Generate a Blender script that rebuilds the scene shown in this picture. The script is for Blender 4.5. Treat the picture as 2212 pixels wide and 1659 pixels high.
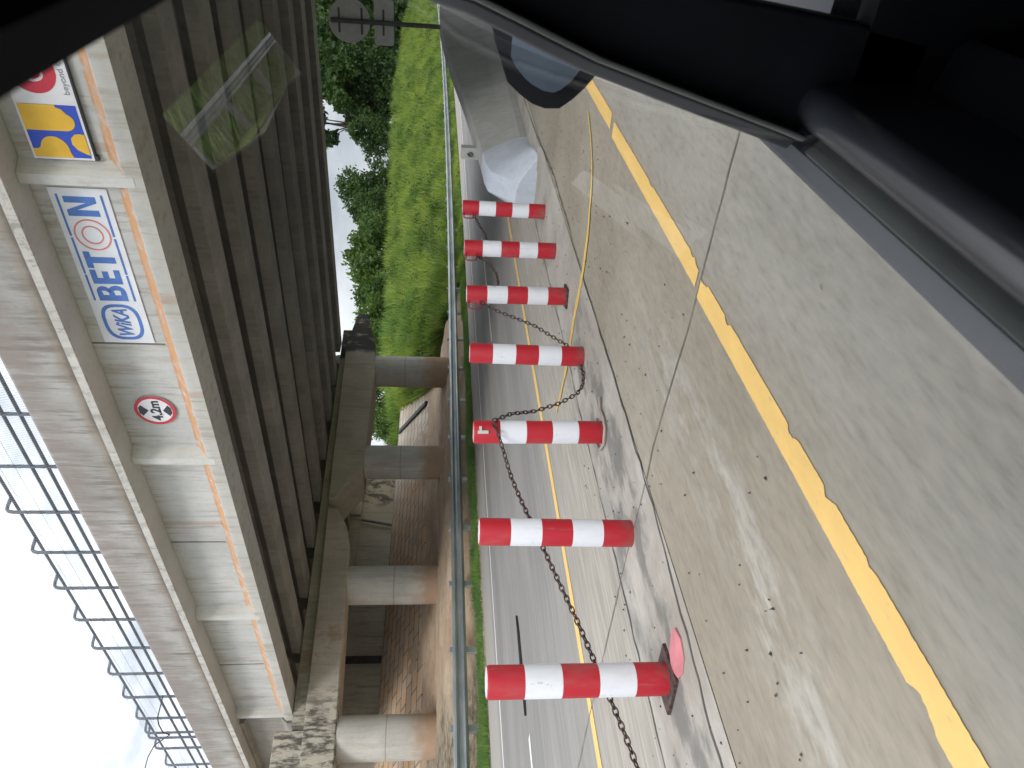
import bpy, bmesh, math, random
import numpy as np
from mathutils import Matrix, Vector

for o in list(bpy.data.objects):
    bpy.data.objects.remove(o, do_unlink=True)
scene = bpy.context.scene
COL = scene.collection
rad = math.radians

# ------------------------------------------------------------------ camera
CAMZ = 1.31
cam = bpy.data.cameras.new("camera")
cam.sensor_fit = 'HORIZONTAL'
cam.sensor_width = 36.0
cam.lens = 36.0 * 1597.0 / 2212.0
cam.clip_start = 0.01
cam.clip_end = 3000
cam.dof.use_dof = True
cam.dof.focus_distance = 11.0
cam.dof.aperture_fstop = 8.5
cam_ob = bpy.data.objects.new("camera", cam)
COL.objects.link(cam_ob)
cam_ob.matrix_world = Matrix(((-0.07409636, 0.59602509, -0.79953975, 0.0),
                              (-0.07719415, -0.80276608, -0.59127632, 0.0),
                              (-0.99425892, 0.01790837, 0.10549169, CAMZ),
                              (0, 0, 0, 1)))
scene.camera = cam_ob

# ------------------------------------------------------------------ sky and sun
SUN_EL, SUN_AZ = 41.0, 212.0        # degrees; azimuth from +x towards +y
world = bpy.data.worlds.new("World")
scene.world = world
world.use_nodes = True
wt = world.node_tree
wt.nodes.clear()


def wn(t, **k):
    n = wt.nodes.new(t)
    for a, b in k.items():
        setattr(n, a, b)
    return n


sky = wn('ShaderNodeTexSky')
sky.sky_type = 'NISHITA'
sky.sun_disc = False
sky.sun_elevation = rad(SUN_EL)
sky.sun_rotation = rad(90 - SUN_AZ)
bg1 = wn('ShaderNodeBackground')
bg1.inputs[1].default_value = 0.12
wt.links.new(sky.outputs[0], bg1.inputs[0])
tc = wn('ShaderNodeTexCoord')
sep = wn('ShaderNodeSeparateXYZ')
wt.links.new(tc.outputs['Generated'], sep.inputs[0])
grad = wn('ShaderNodeValToRGB')      # overcast: brighter towards the zenith
grad.color_ramp.elements[0].position = 0.0
grad.color_ramp.elements[0].color = (0.80, 0.84, 0.88, 1)
grad.color_ramp.elements[1].position = 0.9
grad.color_ramp.elements[1].color = (1.75, 1.78, 1.82, 1)
e = grad.color_ramp.elements.new(0.12)
e.color = (0.95, 0.99, 1.03, 1)
e = grad.color_ramp.elements.new(0.45)
e.color = (1.35, 1.4, 1.45, 1)
wt.links.new(sep.outputs[2], grad.inputs[0])
mp = wn('ShaderNodeMapping')
mp.inputs['Scale'].default_value = (1.0, 1.0, 2.2)
wt.links.new(tc.outputs['Generated'], mp.inputs[0])
nz = wn('ShaderNodeTexNoise')
nz.inputs['Scale'].default_value = 4.5
nz.inputs['Detail'].default_value = 7
nz.inputs['Roughness'].default_value = 0.6
wt.links.new(mp.outputs[0], nz.inputs[0])
cr = wn('ShaderNodeValToRGB')
cr.color_ramp.elements[0].position = 0.35
cr.color_ramp.elements[0].color = (0.78, 0.8, 0.84, 1)
cr.color_ramp.elements[1].position = 0.62
cr.color_ramp.elements[1].color = (1.25, 1.25, 1.25, 1)
wt.links.new(nz.outputs[0], cr.inputs[0])
mul = wn('ShaderNodeMix', data_type='RGBA', blend_type='MULTIPLY')
mul.inputs[0].default_value = 1
wt.links.new(grad.outputs[0], mul.inputs[6])
wt.links.new(cr.outputs[0], mul.inputs[7])
bg2 = wn('ShaderNodeBackground')
bg2.inputs[1].default_value = 1.0
wt.links.new(mul.outputs[2], bg2.inputs[0])
fr = wn('ShaderNodeValToRGB')
fr.color_ramp.elements[0].position = 0.3
fr.color_ramp.elements[0].color = (0.72, 0.72, 0.72, 1)
fr.color_ramp.elements[1].position = 0.5
fr.color_ramp.elements[1].color = (1, 1, 1, 1)
wt.links.new(nz.outputs[0], fr.inputs[0])
mixs = wn('ShaderNodeMixShader')
wt.links.new(fr.outputs[0], mixs.inputs[0])
wt.links.new(bg1.outputs[0], mixs.inputs[1])
wt.links.new(bg2.outputs[0], mixs.inputs[2])
wo = wn('ShaderNodeOutputWorld')
wt.links.new(mixs.outputs[0], wo.inputs[0])

sl = bpy.data.lights.new("sun", 'SUN')
sl.energy = 1.5
sl.angle = rad(16)
sl.color = (1.0, 0.96, 0.9)
sun = bpy.data.objects.new("sun", sl)
COL.objects.link(sun)
d = Vector((math.cos(rad(SUN_AZ)) * math.cos(rad(SUN_EL)), math.sin(rad(SUN_AZ)) * math.cos(rad(SUN_EL)), math.sin(rad(SUN_EL))))
sun.rotation_euler = d.to_track_quat('Z', 'Y').to_euler()
sun.location = d * 60

scene.view_settings.view_transform = 'Standard'
scene.view_settings.look = 'None'
scene.view_settings.exposure = 0.3
scene.view_settings.gamma = 1.0
scene.cycles.max_bounces = 8
scene.cycles.transparent_max_bounces = 24

# ------------------------------------------------------------------ mesh helpers


class MB:
    def __init__(s):
        s.v = []
        s.f = []

    def add(s, vs, fs):
        b = len(s.v)
        s.v += [tuple(map(float, p)) for p in vs]
        s.f += [tuple(i + b for i in f) for f in fs]

    def box(s, x0, x1, y0, y1, z0, z1):
        s.add([(x0, y0, z0), (x1, y0, z0), (x1, y1, z0), (x0, y1, z0), (x0, y0, z1), (x1, y0, z1), (x1, y1, z1), (x0, y1, z1)],
              [(3, 2, 1, 0), (4, 5, 6, 7), (0, 1, 5, 4), (1, 2, 6, 5), (2, 3, 7, 6), (3, 0, 4, 7)])

    def obox(s, c, ax, ay, az):
        """oriented box: centre and three half-axis vectors"""
        c, ax, ay, az = map(Vector, (c, ax, ay, az))
        vs = [c + i * ax + j * ay + k * az for k in (-1, 1) for i, j in ((-1, -1), (1, -1), (1, 1), (-1, 1))]
        s.add(vs, [(3, 2, 1, 0), (4, 5, 6, 7), (0, 1, 5, 4), (1, 2, 6, 5), (2, 3, 7, 6), (3, 0, 4, 7)])

    def loft(s, secs, caps=True, closed=True):
        n = len(secs[0])
        vs = [p for c in secs for p in c]
        fs = []
        for a in range(len(secs) - 1):
            for i in range(n if closed else n - 1):
                j = (i + 1) % n
                fs.append((a * n + i, a * n + j, (a + 1) * n + j, (a + 1) * n + i))
        if caps and closed:
            fs.append(tuple(range(n - 1, -1, -1)))
            fs.append(tuple(range((len(secs) - 1) * n, len(secs) * n)))
        s.add(vs, fs)

    def tube(s, pts, r, n=8, caps=True):
        pts = [Vector(p) for p in pts]
        rs = r if isinstance(r, (list, tuple)) else [r] * len(pts)
        secs = []
        up = Vector((0, 0, 1))
        prev = None
        for i, p in enumerate(pts):
            t = (pts[min(i + 1, len(pts) - 1)] - pts[max(i - 1, 0)]).normalized()
            if prev is None:
                a = t.cross(up if abs(t.z) < .95 else Vector((1, 0, 0))).normalized()
            else:
                a = (prev - t * prev.dot(t)).normalized()
            prev = a
            b = t.cross(a)
            secs.append([p + rs[i] * (math.cos(q) * a + math.sin(q) * b) for q in [2 * math.pi * k / n for k in range(n)]])
        s.loft(secs, caps)

    def cyl(s, x, y, z0, z1, r, n=24, r1=None):
        r1 = r if r1 is None else r1
        s.loft([[(x + r * math.cos(q), y + r * math.sin(q), z0) for q in [2 * math.pi * k / n for k in range(n)]],
                [(x + r1 * math.cos(q), y + r1 * math.sin(q), z1) for q in [2 * math.pi * k / n for k in range(n)]]])

    def prism(s, poly, ex):
        """polygon of 3D points pushed along vector ex"""
        ex = Vector(ex)
        s.loft([[Vector(p) for p in poly], [Vector(p) + ex for p in poly]])

    def build(s, name, mat=None, parent=None, smooth=False, bevel=0):
        off = Vector(parent.matrix_world.translation) if parent else Vector((0, 0, 0))
        if parent:
            off = base_of(parent)
        me = bpy.data.meshes.new(name)
        me.from_pydata([(a - off.x, b - off.y, c - off.z) for a, b, c in s.v], [], s.f)
        me.validate()
        bm = bmesh.new()
        bm.from_mesh(me)
        bmesh.ops.recalc_face_normals(bm, faces=bm.faces)
        bm.to_mesh(me)
        bm.free()
        if mat:
            me.materials.append(mat)
        o = bpy.data.objects.new(name, me)
        COL.objects.link(o)
        if parent:
            o.parent = parent
        if smooth:
            me.polygons.foreach_set('use_smooth', [True] * len(me.polygons))
            try:
                me.set_sharp_from_angle(angle=rad(35))
            except Exception:
                pass
        if bevel:
            m = o.modifiers.new('bevel', 'BEVEL')
            m.width = bevel
            m.segments = 2
            m.limit_method = 'ANGLE'
            m.angle_limit = rad(40)
        return o


def base_of(o):
    v = Vector((0, 0, 0))
    while o:
        v += Vector(o.location)
        o = o.parent
    return v


def tag(o, label=None, cat=None, group=None, kind=None):
    if label:
        o['label'] = label
    if cat:
        o['category'] = cat
    if group:
        o['group'] = group
    if kind:
        o['kind'] = kind
    return o


def empty(name, loc, label, cat, group=None):
    o = bpy.data.objects.new(name, None)
    COL.objects.link(o)
    o.location = loc
    o.empty_display_size = 0.2
    return tag(o, label, cat, group)


def copy_tree(o, parent=None):
    c = o.copy()
    COL.objects.link(c)
    if parent:
        c.parent = parent
    for ch in list(o.children):
        copy_tree(ch, c)
    return c


def quick(name, V, F, mat):
    """mesh from numpy arrays: V (n,3), F (m,k)"""
    me = bpy.data.meshes.new(name)
    n, k = F.shape
    me.vertices.add(len(V))
    me.vertices.foreach_set('co', np.asarray(V, np.float32).ravel())
    me.loops.add(n * k)
    me.loops.foreach_set('vertex_index', np.asarray(F, np.int32).ravel())
    me.polygons.add(n)
    me.polygons.foreach_set('loop_start', np.arange(0, n * k, k, dtype=np.int32))
    me.polygons.foreach_set('loop_total', np.full(n, k, np.int32))
    me.update(calc_edges=True)
    if mat:
        me.materials.append(mat)
    return me

# ------------------------------------------------------------------ material helpers


class NG:
    def __init__(s, name):
        s.m = bpy.data.materials.new(name)
        s.m.use_nodes = True
        s.t = s.m.node_tree
        s.t.nodes.clear()
        s.out = s.t.nodes.new('ShaderNodeOutputMaterial')
        s.geo = s.t.nodes.new('ShaderNodeNewGeometry')
        s.pos = s.geo.outputs['Position']
        sx = s.t.nodes.new('ShaderNodeSeparateXYZ')
        s.t.links.new(s.pos, sx.inputs[0])
        s.x, s.y, s.z = sx.outputs

    def set(s, sock, v):
        if isinstance(v, bpy.types.NodeSocket):
            s.t.links.new(v, sock)
        elif isinstance(v, (tuple, list)) and len(v) == 3 and sock.type == 'RGBA':
            sock.default_value = (*v, 1)
        else:
            sock.default_value = v

    def math(s, op, a, b=0.0, c=0.0, clamp=False):
        n = s.t.nodes.new('ShaderNodeMath')
        n.operation = op
        n.use_clamp = clamp
        s.set(n.inputs[0], a)
        s.set(n.inputs[1], b)
        s.set(n.inputs[2], c)
        return n.outputs[0]

    def noise(s, scale=1.0, detail=4, rough=.55, stretch=(1, 1, 1), vec=None, dist=0.0):
        mpn = s.t.nodes.new('ShaderNodeMapping')
        mpn.inputs['Scale'].default_value = stretch
        s.t.links.new(vec or s.pos, mpn.inputs[0])
        n = s.t.nodes.new('ShaderNodeTexNoise')
        n.inputs['Scale'].default_value = scale
        n.inputs['Detail'].default_value = detail
        n.inputs['Roughness'].default_value = rough
        n.inputs['Distortion'].default_value = dist
        s.t.links.new(mpn.outputs[0], n.inputs[0])
        return n.outputs[0]

    def step(s, v, a, b):
        """smooth 0..1 between a and b"""
        n = s.t.nodes.new('ShaderNodeMapRange')
        n.interpolation_type = 'SMOOTHSTEP'
        s.set(n.inputs[0], v)
        s.set(n.inputs[1], a)
        s.set(n.inputs[2], b)
        return n.outputs[0]

    def mix(s, f, a, b, mode='MIX'):
        n = s.t.nodes.new('ShaderNodeMix')
        n.data_type = 'RGBA'
        n.blend_type = mode
        s.set(n.inputs[0], f)
        s.set(n.inputs[6], a)
        s.set(n.inputs[7], b)
        return n.outputs[2]

    def bsdf(s, col, rough=.7, metal=0.0, bump=None, bs=.3, bd=.02, **k):
        p = s.t.nodes.new('ShaderNodeBsdfPrincipled')
        s.set(p.inputs['Base Color'], col)
        s.set(p.inputs['Roughness'], rough)
        s.set(p.inputs['Metallic'], metal)
        for a, b in k.items():
            s.set(p.inputs[a.replace('_', ' ')], b)
        if bump is not None:
            bn = s.t.nodes.new('ShaderNodeBump')
            bn.inputs['Strength'].default_value = bs
            bn.inputs['Distance'].default_value = bd
            s.t.links.new(bump, bn.inputs['Height'])
            s.t.links.new(bn.outputs[0], p.inputs['Normal'])
        s.p = p
        s.t.links.new(p.outputs[0], s.out.inputs[0])
        return s.m


def plain(name, col, rough=.6, metal=0.0, var=.12, scale=6, **k):
    g = NG(name)
    n = g.noise(scale, 5)
    dark = tuple(c * (1 - var * 1.6) for c in col)
    lite = tuple(min(1, c * (1 + var)) for c in col)
    return g.bsdf(g.mix(g.step(n, .3, .7), dark, lite), rough, metal, **k)


def ramp_mix(g, base, items):
    for f, c in items:
        base = g.mix(f, base, c)
    return base


# near carriageway: worn beige concrete
def m_near_road():
    g = NG('worn_concrete_road')
    big = g.noise(.55, 4)
    med = g.noise(5, 4, stretch=(.35, 1, 1))
    gr = g.noise(30, 3, .6, stretch=(.28, 1, 1))
    fine = g.noise(150, 2, .6)
    c = g.mix(g.step(big, .3, .7), (.255, .224, .175), (.318, .284, .232))
    # towards the traffic lane the concrete is greyer
    c = g.mix(g.step(g.math('ADD', g.y, g.math('MULTIPLY', big, .3)), 1.95, 1.5), c, (.292, .276, .244))
    # pale worn wheel band beside the yellow line
    dd = g.math('ABSOLUTE', g.math('SUBTRACT', g.y, g.math('ADD', 2.12, g.math('MULTIPLY', big, .45))))
    band = g.math('MULTIPLY', g.step(dd, .34, .02), g.step(g.noise(3.5, 5, .7, stretch=(.5, 1.4, 1)), .42, .62))
    band = g.math('MULTIPLY', band, g.step(g.x, 4.6, 3.0))
    c = g.mix(g.math('MULTIPLY', band, .65), c, (.46, .44, .41))
    c = g.mix(g.step(med, .4, .75), c, g.mix(1.0, c, (.88, .875, .86), 'MULTIPLY'))
    c = g.mix(g.step(gr, .42, .68), c, g.mix(1.0, c, (1.13, 1.12, 1.105), 'MULTIPLY'))
    c = g.mix(g.step(gr, .45, .3), c, g.mix(1.0, c, (.88, .87, .85), 'MULTIPLY'))
    c = g.mix(g.step(g.noise(9, 2, .5, stretch=(.6, 1, 1)), .74, .79), c, (.15, .135, .12))
    return g.bsdf(c, .9, bump=g.mix(.5, gr, fine), bs=.2, bd=.003)


def m_median():
    g = NG('stained_median_concrete')
    big = g.noise(1.1, 5)
    gr = g.noise(26, 3, .65, stretch=(.3, 1, 1))
    c = g.mix(g.step(big, .3, .7), (.30, .27, .235), (.42, .395, .36))
    c = g.mix(g.step(gr, .4, .7), c, g.mix(1.0, c, (1.15, 1.14, 1.12), 'MULTIPLY'))
    st = g.noise(2.4, 5, .62, stretch=(.7, 1.5, 1))
    band = g.math('MULTIPLY', g.step(g.y, 3.16, 3.35), g.step(g.y, 4.12, 3.85))
    band = g.math('MULTIPLY', band, g.step(g.x, 6.6, 5.2))
    c = g.mix(g.math('MULTIPLY', band, g.math('MULTIPLY', g.step(st, .45, .62), .75)), c, (.12, .118, .112))
    c = g.mix(g.step(g.noise(13, 2, .5), .75, .78), c, (.08, .075, .07))
    return g.bsdf(c, .88, bump=gr, bs=.3, bd=.004)


def m_far_road():
    g = NG('grey_concrete_carriageway')
    st = g.noise(7, 4, .6, stretch=(.05, 1, 1))
    st2 = g.noise(26, 3, .6, stretch=(.05, 1, 1))
    big = g.noise(.4, 3, stretch=(.3, 1, 1))
    c = g.mix(g.step(big, .3, .7), (.235, .225, .215), (.30, .29, .275))
    c = g.mix(g.step(st, .35, .7), c, g.mix(1.0, c, (.82, .82, .82), 'MULTIPLY'))
    c = g.mix(g.step(st2, .4, .7), c, g.mix(1.0, c, (1.14, 1.13, 1.12), 'MULTIPLY'))
    # brownish dust on the inner edge, nearer the median
    c = g.mix(g.step(g.y, 6.6, 4.6), c, g.mix(g.step(st2, .35, .7), (.30, .27, .23), (.42, .39, .345)))
    # polished darker wheel paths
    for y0 in (7.0, 8.6, 10.6, 12.0):
        dd = g.math('ABSOLUTE', g.math('SUBTRACT', g.y, y0))
        c = g.mix(g.math('MULTIPLY', g.step(dd, .5, .1), .28), c, (.17, .165, .165))
    c = g.mix(g.step(g.y, 12.95, 13.4), c, (.36, .335, .31))
    return g.bsdf(c, .8, bump=st2, bs=.15, bd=.003)


def m_paint(name, col, wear=.6, streak=True):
    g = NG(name)
    n = g.noise(9, 5, .65, stretch=(.35, 1, 1))
    n2 = g.noise(60, 3, .6, stretch=(.3, 1, 1))
    c = g.mix(g.step(n, .35, .7), tuple(v * .9 for v in col), col)
    c = g.mix(g.step(n2, .62, .75), c, g.mix(wear, c, (.36, .34, .3)))
    return g.bsdf(c, .6)


def m_concrete(name, c0, c1, vert=True, drip=(.22, .19, .16), dripk=.5, grain=14, warm=None, extra=None, rough=.88):
    """weathered concrete with vertical run-off streaks"""
    g = NG(name)
    big = g.noise(.9, 5, .6)
    c = g.mix(g.step(big, .3, .7), c0, c1)
    if vert:
        s1 = g.noise(5.5, 5, .65, stretch=(1, 1, .10))
        s2 = g.noise(16, 4, .6, stretch=(1, 1, .07))
        c = g.mix(g.math('MULTIPLY', g.step(s1, .5, .68), dripk), c, drip)
        c = g.mix(g.math('MULTIPLY', g.step(s2, .55, .7), dripk * .7), c, tuple(v * .8 for v in drip))
        c = g.mix(g.math('MULTIPLY', g.step(s2, .45, .3), .3), c, tuple(min(.6, v * 1.25) for v in c1))
    gr = g.noise(grain, 5, .65)
    c = g.mix(g.step(gr, .5, .75), c, g.mix(1.0, c, (.86, .85, .84), 'MULTIPLY'))
    if extra:
        c = extra(g, c)
    return g.bsdf(c, rough, bump=g.mix(.5, gr, big), bs=.25, bd=.01)


def x_fascia(g, c):
    n = g.noise(3, 5, .6, stretch=(1, 1, .5))
    zz = g.math('ADD', g.z, g.math('MULTIPLY', g.math('SUBTRACT', n, .5), .05))
    b = g.math('MULTIPLY', g.step(zz, 5.225, 5.245), g.step(zz, 5.44, 5.40))
    b = g.math('MULTIPLY', b, g.step(g.noise(5, 5, .7), .28, .55))
    c = g.mix(g.math('MULTIPLY', b, .9), c, (.58, .29, .12))
    # a stronger drip just under the slab and a warm tint low on the flange
    c = g.mix(g.math('MULTIPLY', g.step(g.z, 5.25, 5.1), .35), c, (.40, .36, .28))
    r = g.noise(2.2, 3, .5, stretch=(1, 1, .03))
    c = g.mix(g.math('MULTIPLY', g.step(r, .64, .70), .5), c, (.40, .27, .19))
    return c


def x_parapet(g, c):
    n = g.noise(1.3, 5, .65)
    s2 = g.noise(9, 5, .65, stretch=(1, 1, .12))
    c = g.mix(g.math('MULTIPLY', g.step(g.z, 6.95, 7.4), g.step(s2, .3, .62)), c, (.275, .235, .22))
    zz = g.math('ADD', g.z, g.math('MULTIPLY', n, .22))
    b = g.math('MULTIPLY', g.step(zz, 6.70, 6.78), g.step(zz, 6.98, 6.84))
    c = g.mix(g.math('MULTIPLY', b, .55), c, (.24, .19, .14))
    c = g.mix(g.math('MULTIPLY', g.step(zz, 6.86, 6.76), .8), c, (.13, .11, .095))
    return c


def x_lip(g, c):
    s2 = g.noise(6, 5, .7)
    return g.mix(g.math('MULTIPLY', g.step(s2, .52, .66), .55), c, (.2, .18, .16))


def x_cap(g, c):
    s = g.noise(3.0, 6, .7, stretch=(1, 1, .45))
    s2 = g.noise(7, 6, .7, stretch=(1, 1, .28))
    e0 = g.step(g.math('ADD', g.x, g.math('MULTIPLY', s, 1.6)), 13.1, 11.7)
    e1 = g.step(g.math('ADD', g.x, g.math('MULTIPLY', s, .6)), 24.45, 24.75)
    m = g.math('MULTIPLY', g.step(s2, .42, .60), e0)
    c = g.mix(g.math('MULTIPLY', e0, .8), c, (.50, .46, .38))
    c = g.mix(g.math('MULTIPLY', m, .9), c, (.055, .05, .045))
    c = g.mix(g.math('MULTIPLY', e1, g.step(s2, .28, .5)), c, (.06, .057, .052))
    o = g.math('MULTIPLY', g.step(s, .5, .62), g.math('MULTIPLY', g.step(g.x, 12, 12.6), g.step(g.x, 14.2, 13.2)))
    return g.mix(g.math('MULTIPLY', o, .6), c, (.30, .19, .11))


def x_column(g, c):
    n = g.noise(2.4, 5, .65)
    zz = g.math('ADD', g.z, g.math('MULTIPLY', g.math('SUBTRACT', n, .5), .9))
    c = g.mix(g.math('MULTIPLY', g.step(zz, 1.95, 1.30), .85), c, (.38, .235, .14))
    dd = g.math('ABSOLUTE', g.math('SUBTRACT', g.z, 2.42))
    return g.mix(g.math('MULTIPLY', g.step(dd, .025, .01), .5), c, (.2, .18, .16))


def x_abut(g, c):
    s2 = g.noise(2.2, 6, .72, stretch=(1, 1, .6))
    b = g.math('MULTIPLY', g.step(g.x, 24.7, 25.6), g.step(s2, .45, .58))
    c = g.mix(g.math('MULTIPLY', g.step(g.x, 22, 25.5), .7), c, (.48, .40, .27))
    return g.mix(g.math('MULTIPLY', b, .9), c, (.07, .06, .05))


def m_dirt():
    g = NG('orange_brown_soil')
    a = g.noise(1.2, 6, .65, stretch=(.4, 1, 1))
    b = g.noise(9, 5, .7, stretch=(.4, 1, 1))
    c = g.mix(g.step(a, .3, .7), (.43, .30, .205), (.60, .475, .35))
    c = g.mix(g.step(b, .5, .7), c, g.mix(1.0, c, (.72, .68, .64), 'MULTIPLY'))
    # greener, darker soil at the left end and on the grassed length beyond the bridge
    n = g.math('ADD', g.x, g.math('MULTIPLY', a, 5))
    c = g.mix(g.step(n, 30, 32), c, g.mix(g.step(b, .3, .7), (.05, .085, .018), (.11, .16, .03)))
    c = g.mix(g.step(n, 14.2, 11.5), c, g.mix(g.step(b, .35, .65), (.10, .08, .055), (.33, .27, .19)))
    return g.bsdf(c, .95, bump=b, bs=.6, bd=.05)


def m_grass_soil():
    g = NG('grass_covered_soil')
    a = g.noise(.5, 5)
    b = g.noise(7, 5, .7)
    c = g.mix(g.step(a, .3, .7), (.10, .175, .03), (.20, .28, .05))
    c = g.mix(g.step(b, .5, .7), c, (.06, .11, .02))
    return g.bsdf(c, .95, bump=b, bs=.8, bd=.06)


def m_leaf(name, a, b, trans=.35, scale=.35):
    g = NG(name)
    n = g.noise(scale, 3, .5)
    n2 = g.noise(scale * 12, 2, .5)
    c = g.mix(g.step(n, .3, .7), a, b)
    c = g.mix(g.step(n2, .35, .7), g.mix(1.0, c, (.7, .75, .7), 'MULTIPLY'), c)
    g.bsdf(c, .6)
    tr = g.t.nodes.new('ShaderNodeBsdfTranslucent')
    g.set(tr.inputs[0], g.mix(1.0, c, (1.3, 1.4, .7), 'MULTIPLY'))
    mx = g.t.nodes.new('ShaderNodeMixShader')
    mx.inputs[0].default_value = trans
    g.t.links.new(g.p.outputs[0], mx.inputs[1])
    g.t.links.new(tr.outputs[0], mx.inputs[2])
    g.t.links.new(mx.outputs[0], g.out.inputs[0])
    return g.m


def m_blade():
    g = NG('mixed_tall_grass_blades')
    n = g.noise(.4, 4, .6)
    n2 = g.noise(1.1, 4, .6)
    n3 = g.noise(9, 2, .5)
    c = g.mix(g.step(n, .35, .65), (.13, .235, .05), (.35, .44, .09))
    c = g.mix(g.step(n2, .5, .68), c, (.07, .14, .03))
    c = g.mix(g.math('MULTIPLY', g.step(n3, .55, .72), .6), c, (.34, .36, .11))
    c = g.mix(g.math('MULTIPLY', g.step(g.noise(.6, 3, .5), .58, .7), .5), c, (.27, .24, .10))
    g.bsdf(c, .6)
    tr = g.t.nodes.new('ShaderNodeBsdfTranslucent')
    g.set(tr.inputs[0], g.mix(1.0, c, (1.3, 1.35, .7), 'MULTIPLY'))
    mx = g.t.nodes.new('ShaderNodeMixShader')
    mx.inputs[0].default_value = .35
    g.t.links.new(g.p.outputs[0], mx.inputs[1])
    g.t.links.new(tr.outputs[0], mx.inputs[2])
    g.t.links.new(mx.outputs[0], g.out.inputs[0])
    return g.m


def m_paving():
    g = NG('slope_paving_slabs')
    cb = g.t.nodes.new('ShaderNodeCombineXYZ')
    v = g.math('ADD', g.math('MULTIPLY', g.y, .93), g.math('MULTIPLY', g.z, .36))
    g.t.links.new(g.x, cb.inputs[0])
    g.t.links.new(v, cb.inputs[1])
    br = g.t.nodes.new('ShaderNodeTexBrick')
    br.inputs['Scale'].default_value = 1.0
    br.inputs['Brick Width'].default_value = 1.0
    br.inputs['Row Height'].default_value = .5
    br.inputs['Mortar Size'].default_value = .022
    br.inputs['Mortar Smooth'].default_value = .2
    br.inputs['Color1'].default_value = (.66, .52, .40, 1)
    br.inputs['Color2'].default_value = (.54, .41, .30, 1)
    br.inputs['Mortar'].default_value = (.07, .055, .045, 1)
    g.t.links.new(cb.outputs[0], br.inputs[0])
    n = g.noise(1.6, 6, .65)
    n2 = g.noise(12, 4, .6)
    c = g.mix(g.step(n, .45, .65), br.outputs[0], g.mix(1.0, br.outputs[0], (1.25, .95, .68), 'MULTIPLY'))
    c = g.mix(g.step(g.math('ADD', g.x, g.math('MULTIPLY', n, 3)), 24.5, 27.5), c, g.mix(1.0, br.outputs[0], (1.0, 1.08, 1.15), 'MULTIPLY'))
    c = g.mix(g.step(n2, .5, .75), c, g.mix(1.0, c, (.75, .75, .75), 'MULTIPLY'))
    return g.bsdf(c, .92, bump=br.outputs[1], bs=-.5, bd=.03)


def m_bollard():
    g = NG('red_and_white_reflective_bands')
    tcn = g.t.nodes.new('ShaderNodeTexCoord')
    sx = g.t.nodes.new('ShaderNodeSeparateXYZ')
    g.t.links.new(tcn.outputs['Object'], sx.inputs[0])
    z = sx.outputs[2]
    band = g.math('FLOOR', g.math('MULTIPLY', z, 5.0))
    odd = g.math('MODULO', band, 2.0)
    c = g.mix(odd, (.46, .011, .026), (.76, .78, .85))
    sc = g.noise(14, 5, .7, stretch=(1, 1, .5))
    c = g.mix(g.math('MULTIPLY', g.step(sc, .62, .72), .75), c, (.09, .06, .055))
    gm = g.noise(7, 5, .7)
    c = g.mix(g.math('MULTIPLY', g.math('MULTIPLY', g.step(z, .11, .0), g.step(gm, .42, .6)), .75), c, (.13, .10, .085))
    c = g.mix(g.math('MULTIPLY', g.step(g.noise(22, 4, .7, stretch=(1, 1, .15)), .6, .75), .35), c, (.25, .2, .18))
    d2 = g.noise(5, 4, .6, stretch=(1, 1, .4))
    c = g.mix(g.math('MULTIPLY', g.step(d2, .5, .75), .22), c, (.3, .25, .22))
    return g.bsdf(c, .5)


def m_galv():
    g = NG('galvanised_steel')
    n = g.noise(3, 4, stretch=(.3, 1, 1))
    n2 = g.noise(40, 3)
    c = g.mix(g.step(n, .3, .7), (.36, .40, .42), (.55, .58, .60))
    c = g.mix(g.step(n2, .62, .72), c, (.30, .30, .29))
    return g.bsdf(c, .48, .65)


M = {}
M['near'] = m_near_road()
M['median'] = m_median()
M['far'] = m_far_road()
M['yellow'] = m_paint('yellow_road_paint', (.84, .55, .18))
M['yellow2'] = m_paint('worn_yellow_road_paint', (.74, .50, .13), .9)
M['white'] = m_paint('white_road_paint', (.80, .80, .78))
M['grout'] = plain('dark_joint_filler', (.10, .09, .08), .9)
M['joint'] = plain('faded_road_joint', (.17, .155, .135), .9)
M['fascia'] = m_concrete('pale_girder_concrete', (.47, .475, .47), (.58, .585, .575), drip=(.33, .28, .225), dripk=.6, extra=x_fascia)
M['rib'] = m_concrete('pale_rib_concrete', (.52, .52, .50), (.64, .64, .62), drip=(.40, .35, .29), dripk=.4)
M['parapet'] = m_concrete('rain_streaked_parapet_concrete', (.29, .275, .26), (.44, .43, .415), drip=(.18, .152, .138), dripk=.8, extra=x_parapet)
M['lip'] = m_concrete('mildewed_slab_edge', (.50, .48, .45), (.60, .58, .55), extra=x_lip)
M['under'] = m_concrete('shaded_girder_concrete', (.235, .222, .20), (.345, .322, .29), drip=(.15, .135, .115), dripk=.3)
M['soffit'] = m_concrete('slab_soffit_concrete', (.46, .45, .42), (.55, .54, .51), vert=False)
M['cap'] = m_concrete('pier_cap_concrete', (.40, .35, .29), (.50, .44, .37), drip=(.30, .245, .19), dripk=.45, extra=x_cap)
M['column'] = m_concrete('column_concrete', (.47, .45, .415), (.60, .58, .54), drip=(.36, .31, .26), dripk=.4, extra=x_column)
M['abut'] = m_concrete('abutment_concrete', (.42, .385, .34), (.52, .475, .41), drip=(.2, .16, .13), dripk=.5, extra=x_abut)
M['barrier'] = m_concrete('barrier_concrete', (.36, .365, .36), (.44, .445, .435), drip=(.26, .255, .245), dripk=.35)
M['barrier_white'] = m_concrete('whitewashed_concrete', (.43, .47, .55), (.51, .555, .63), drip=(.38, .41, .47), dripk=.35)
M['dirt'] = m_dirt()
M['grass_soil'] = m_grass_soil()
M['paving'] = m_paving()
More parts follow.
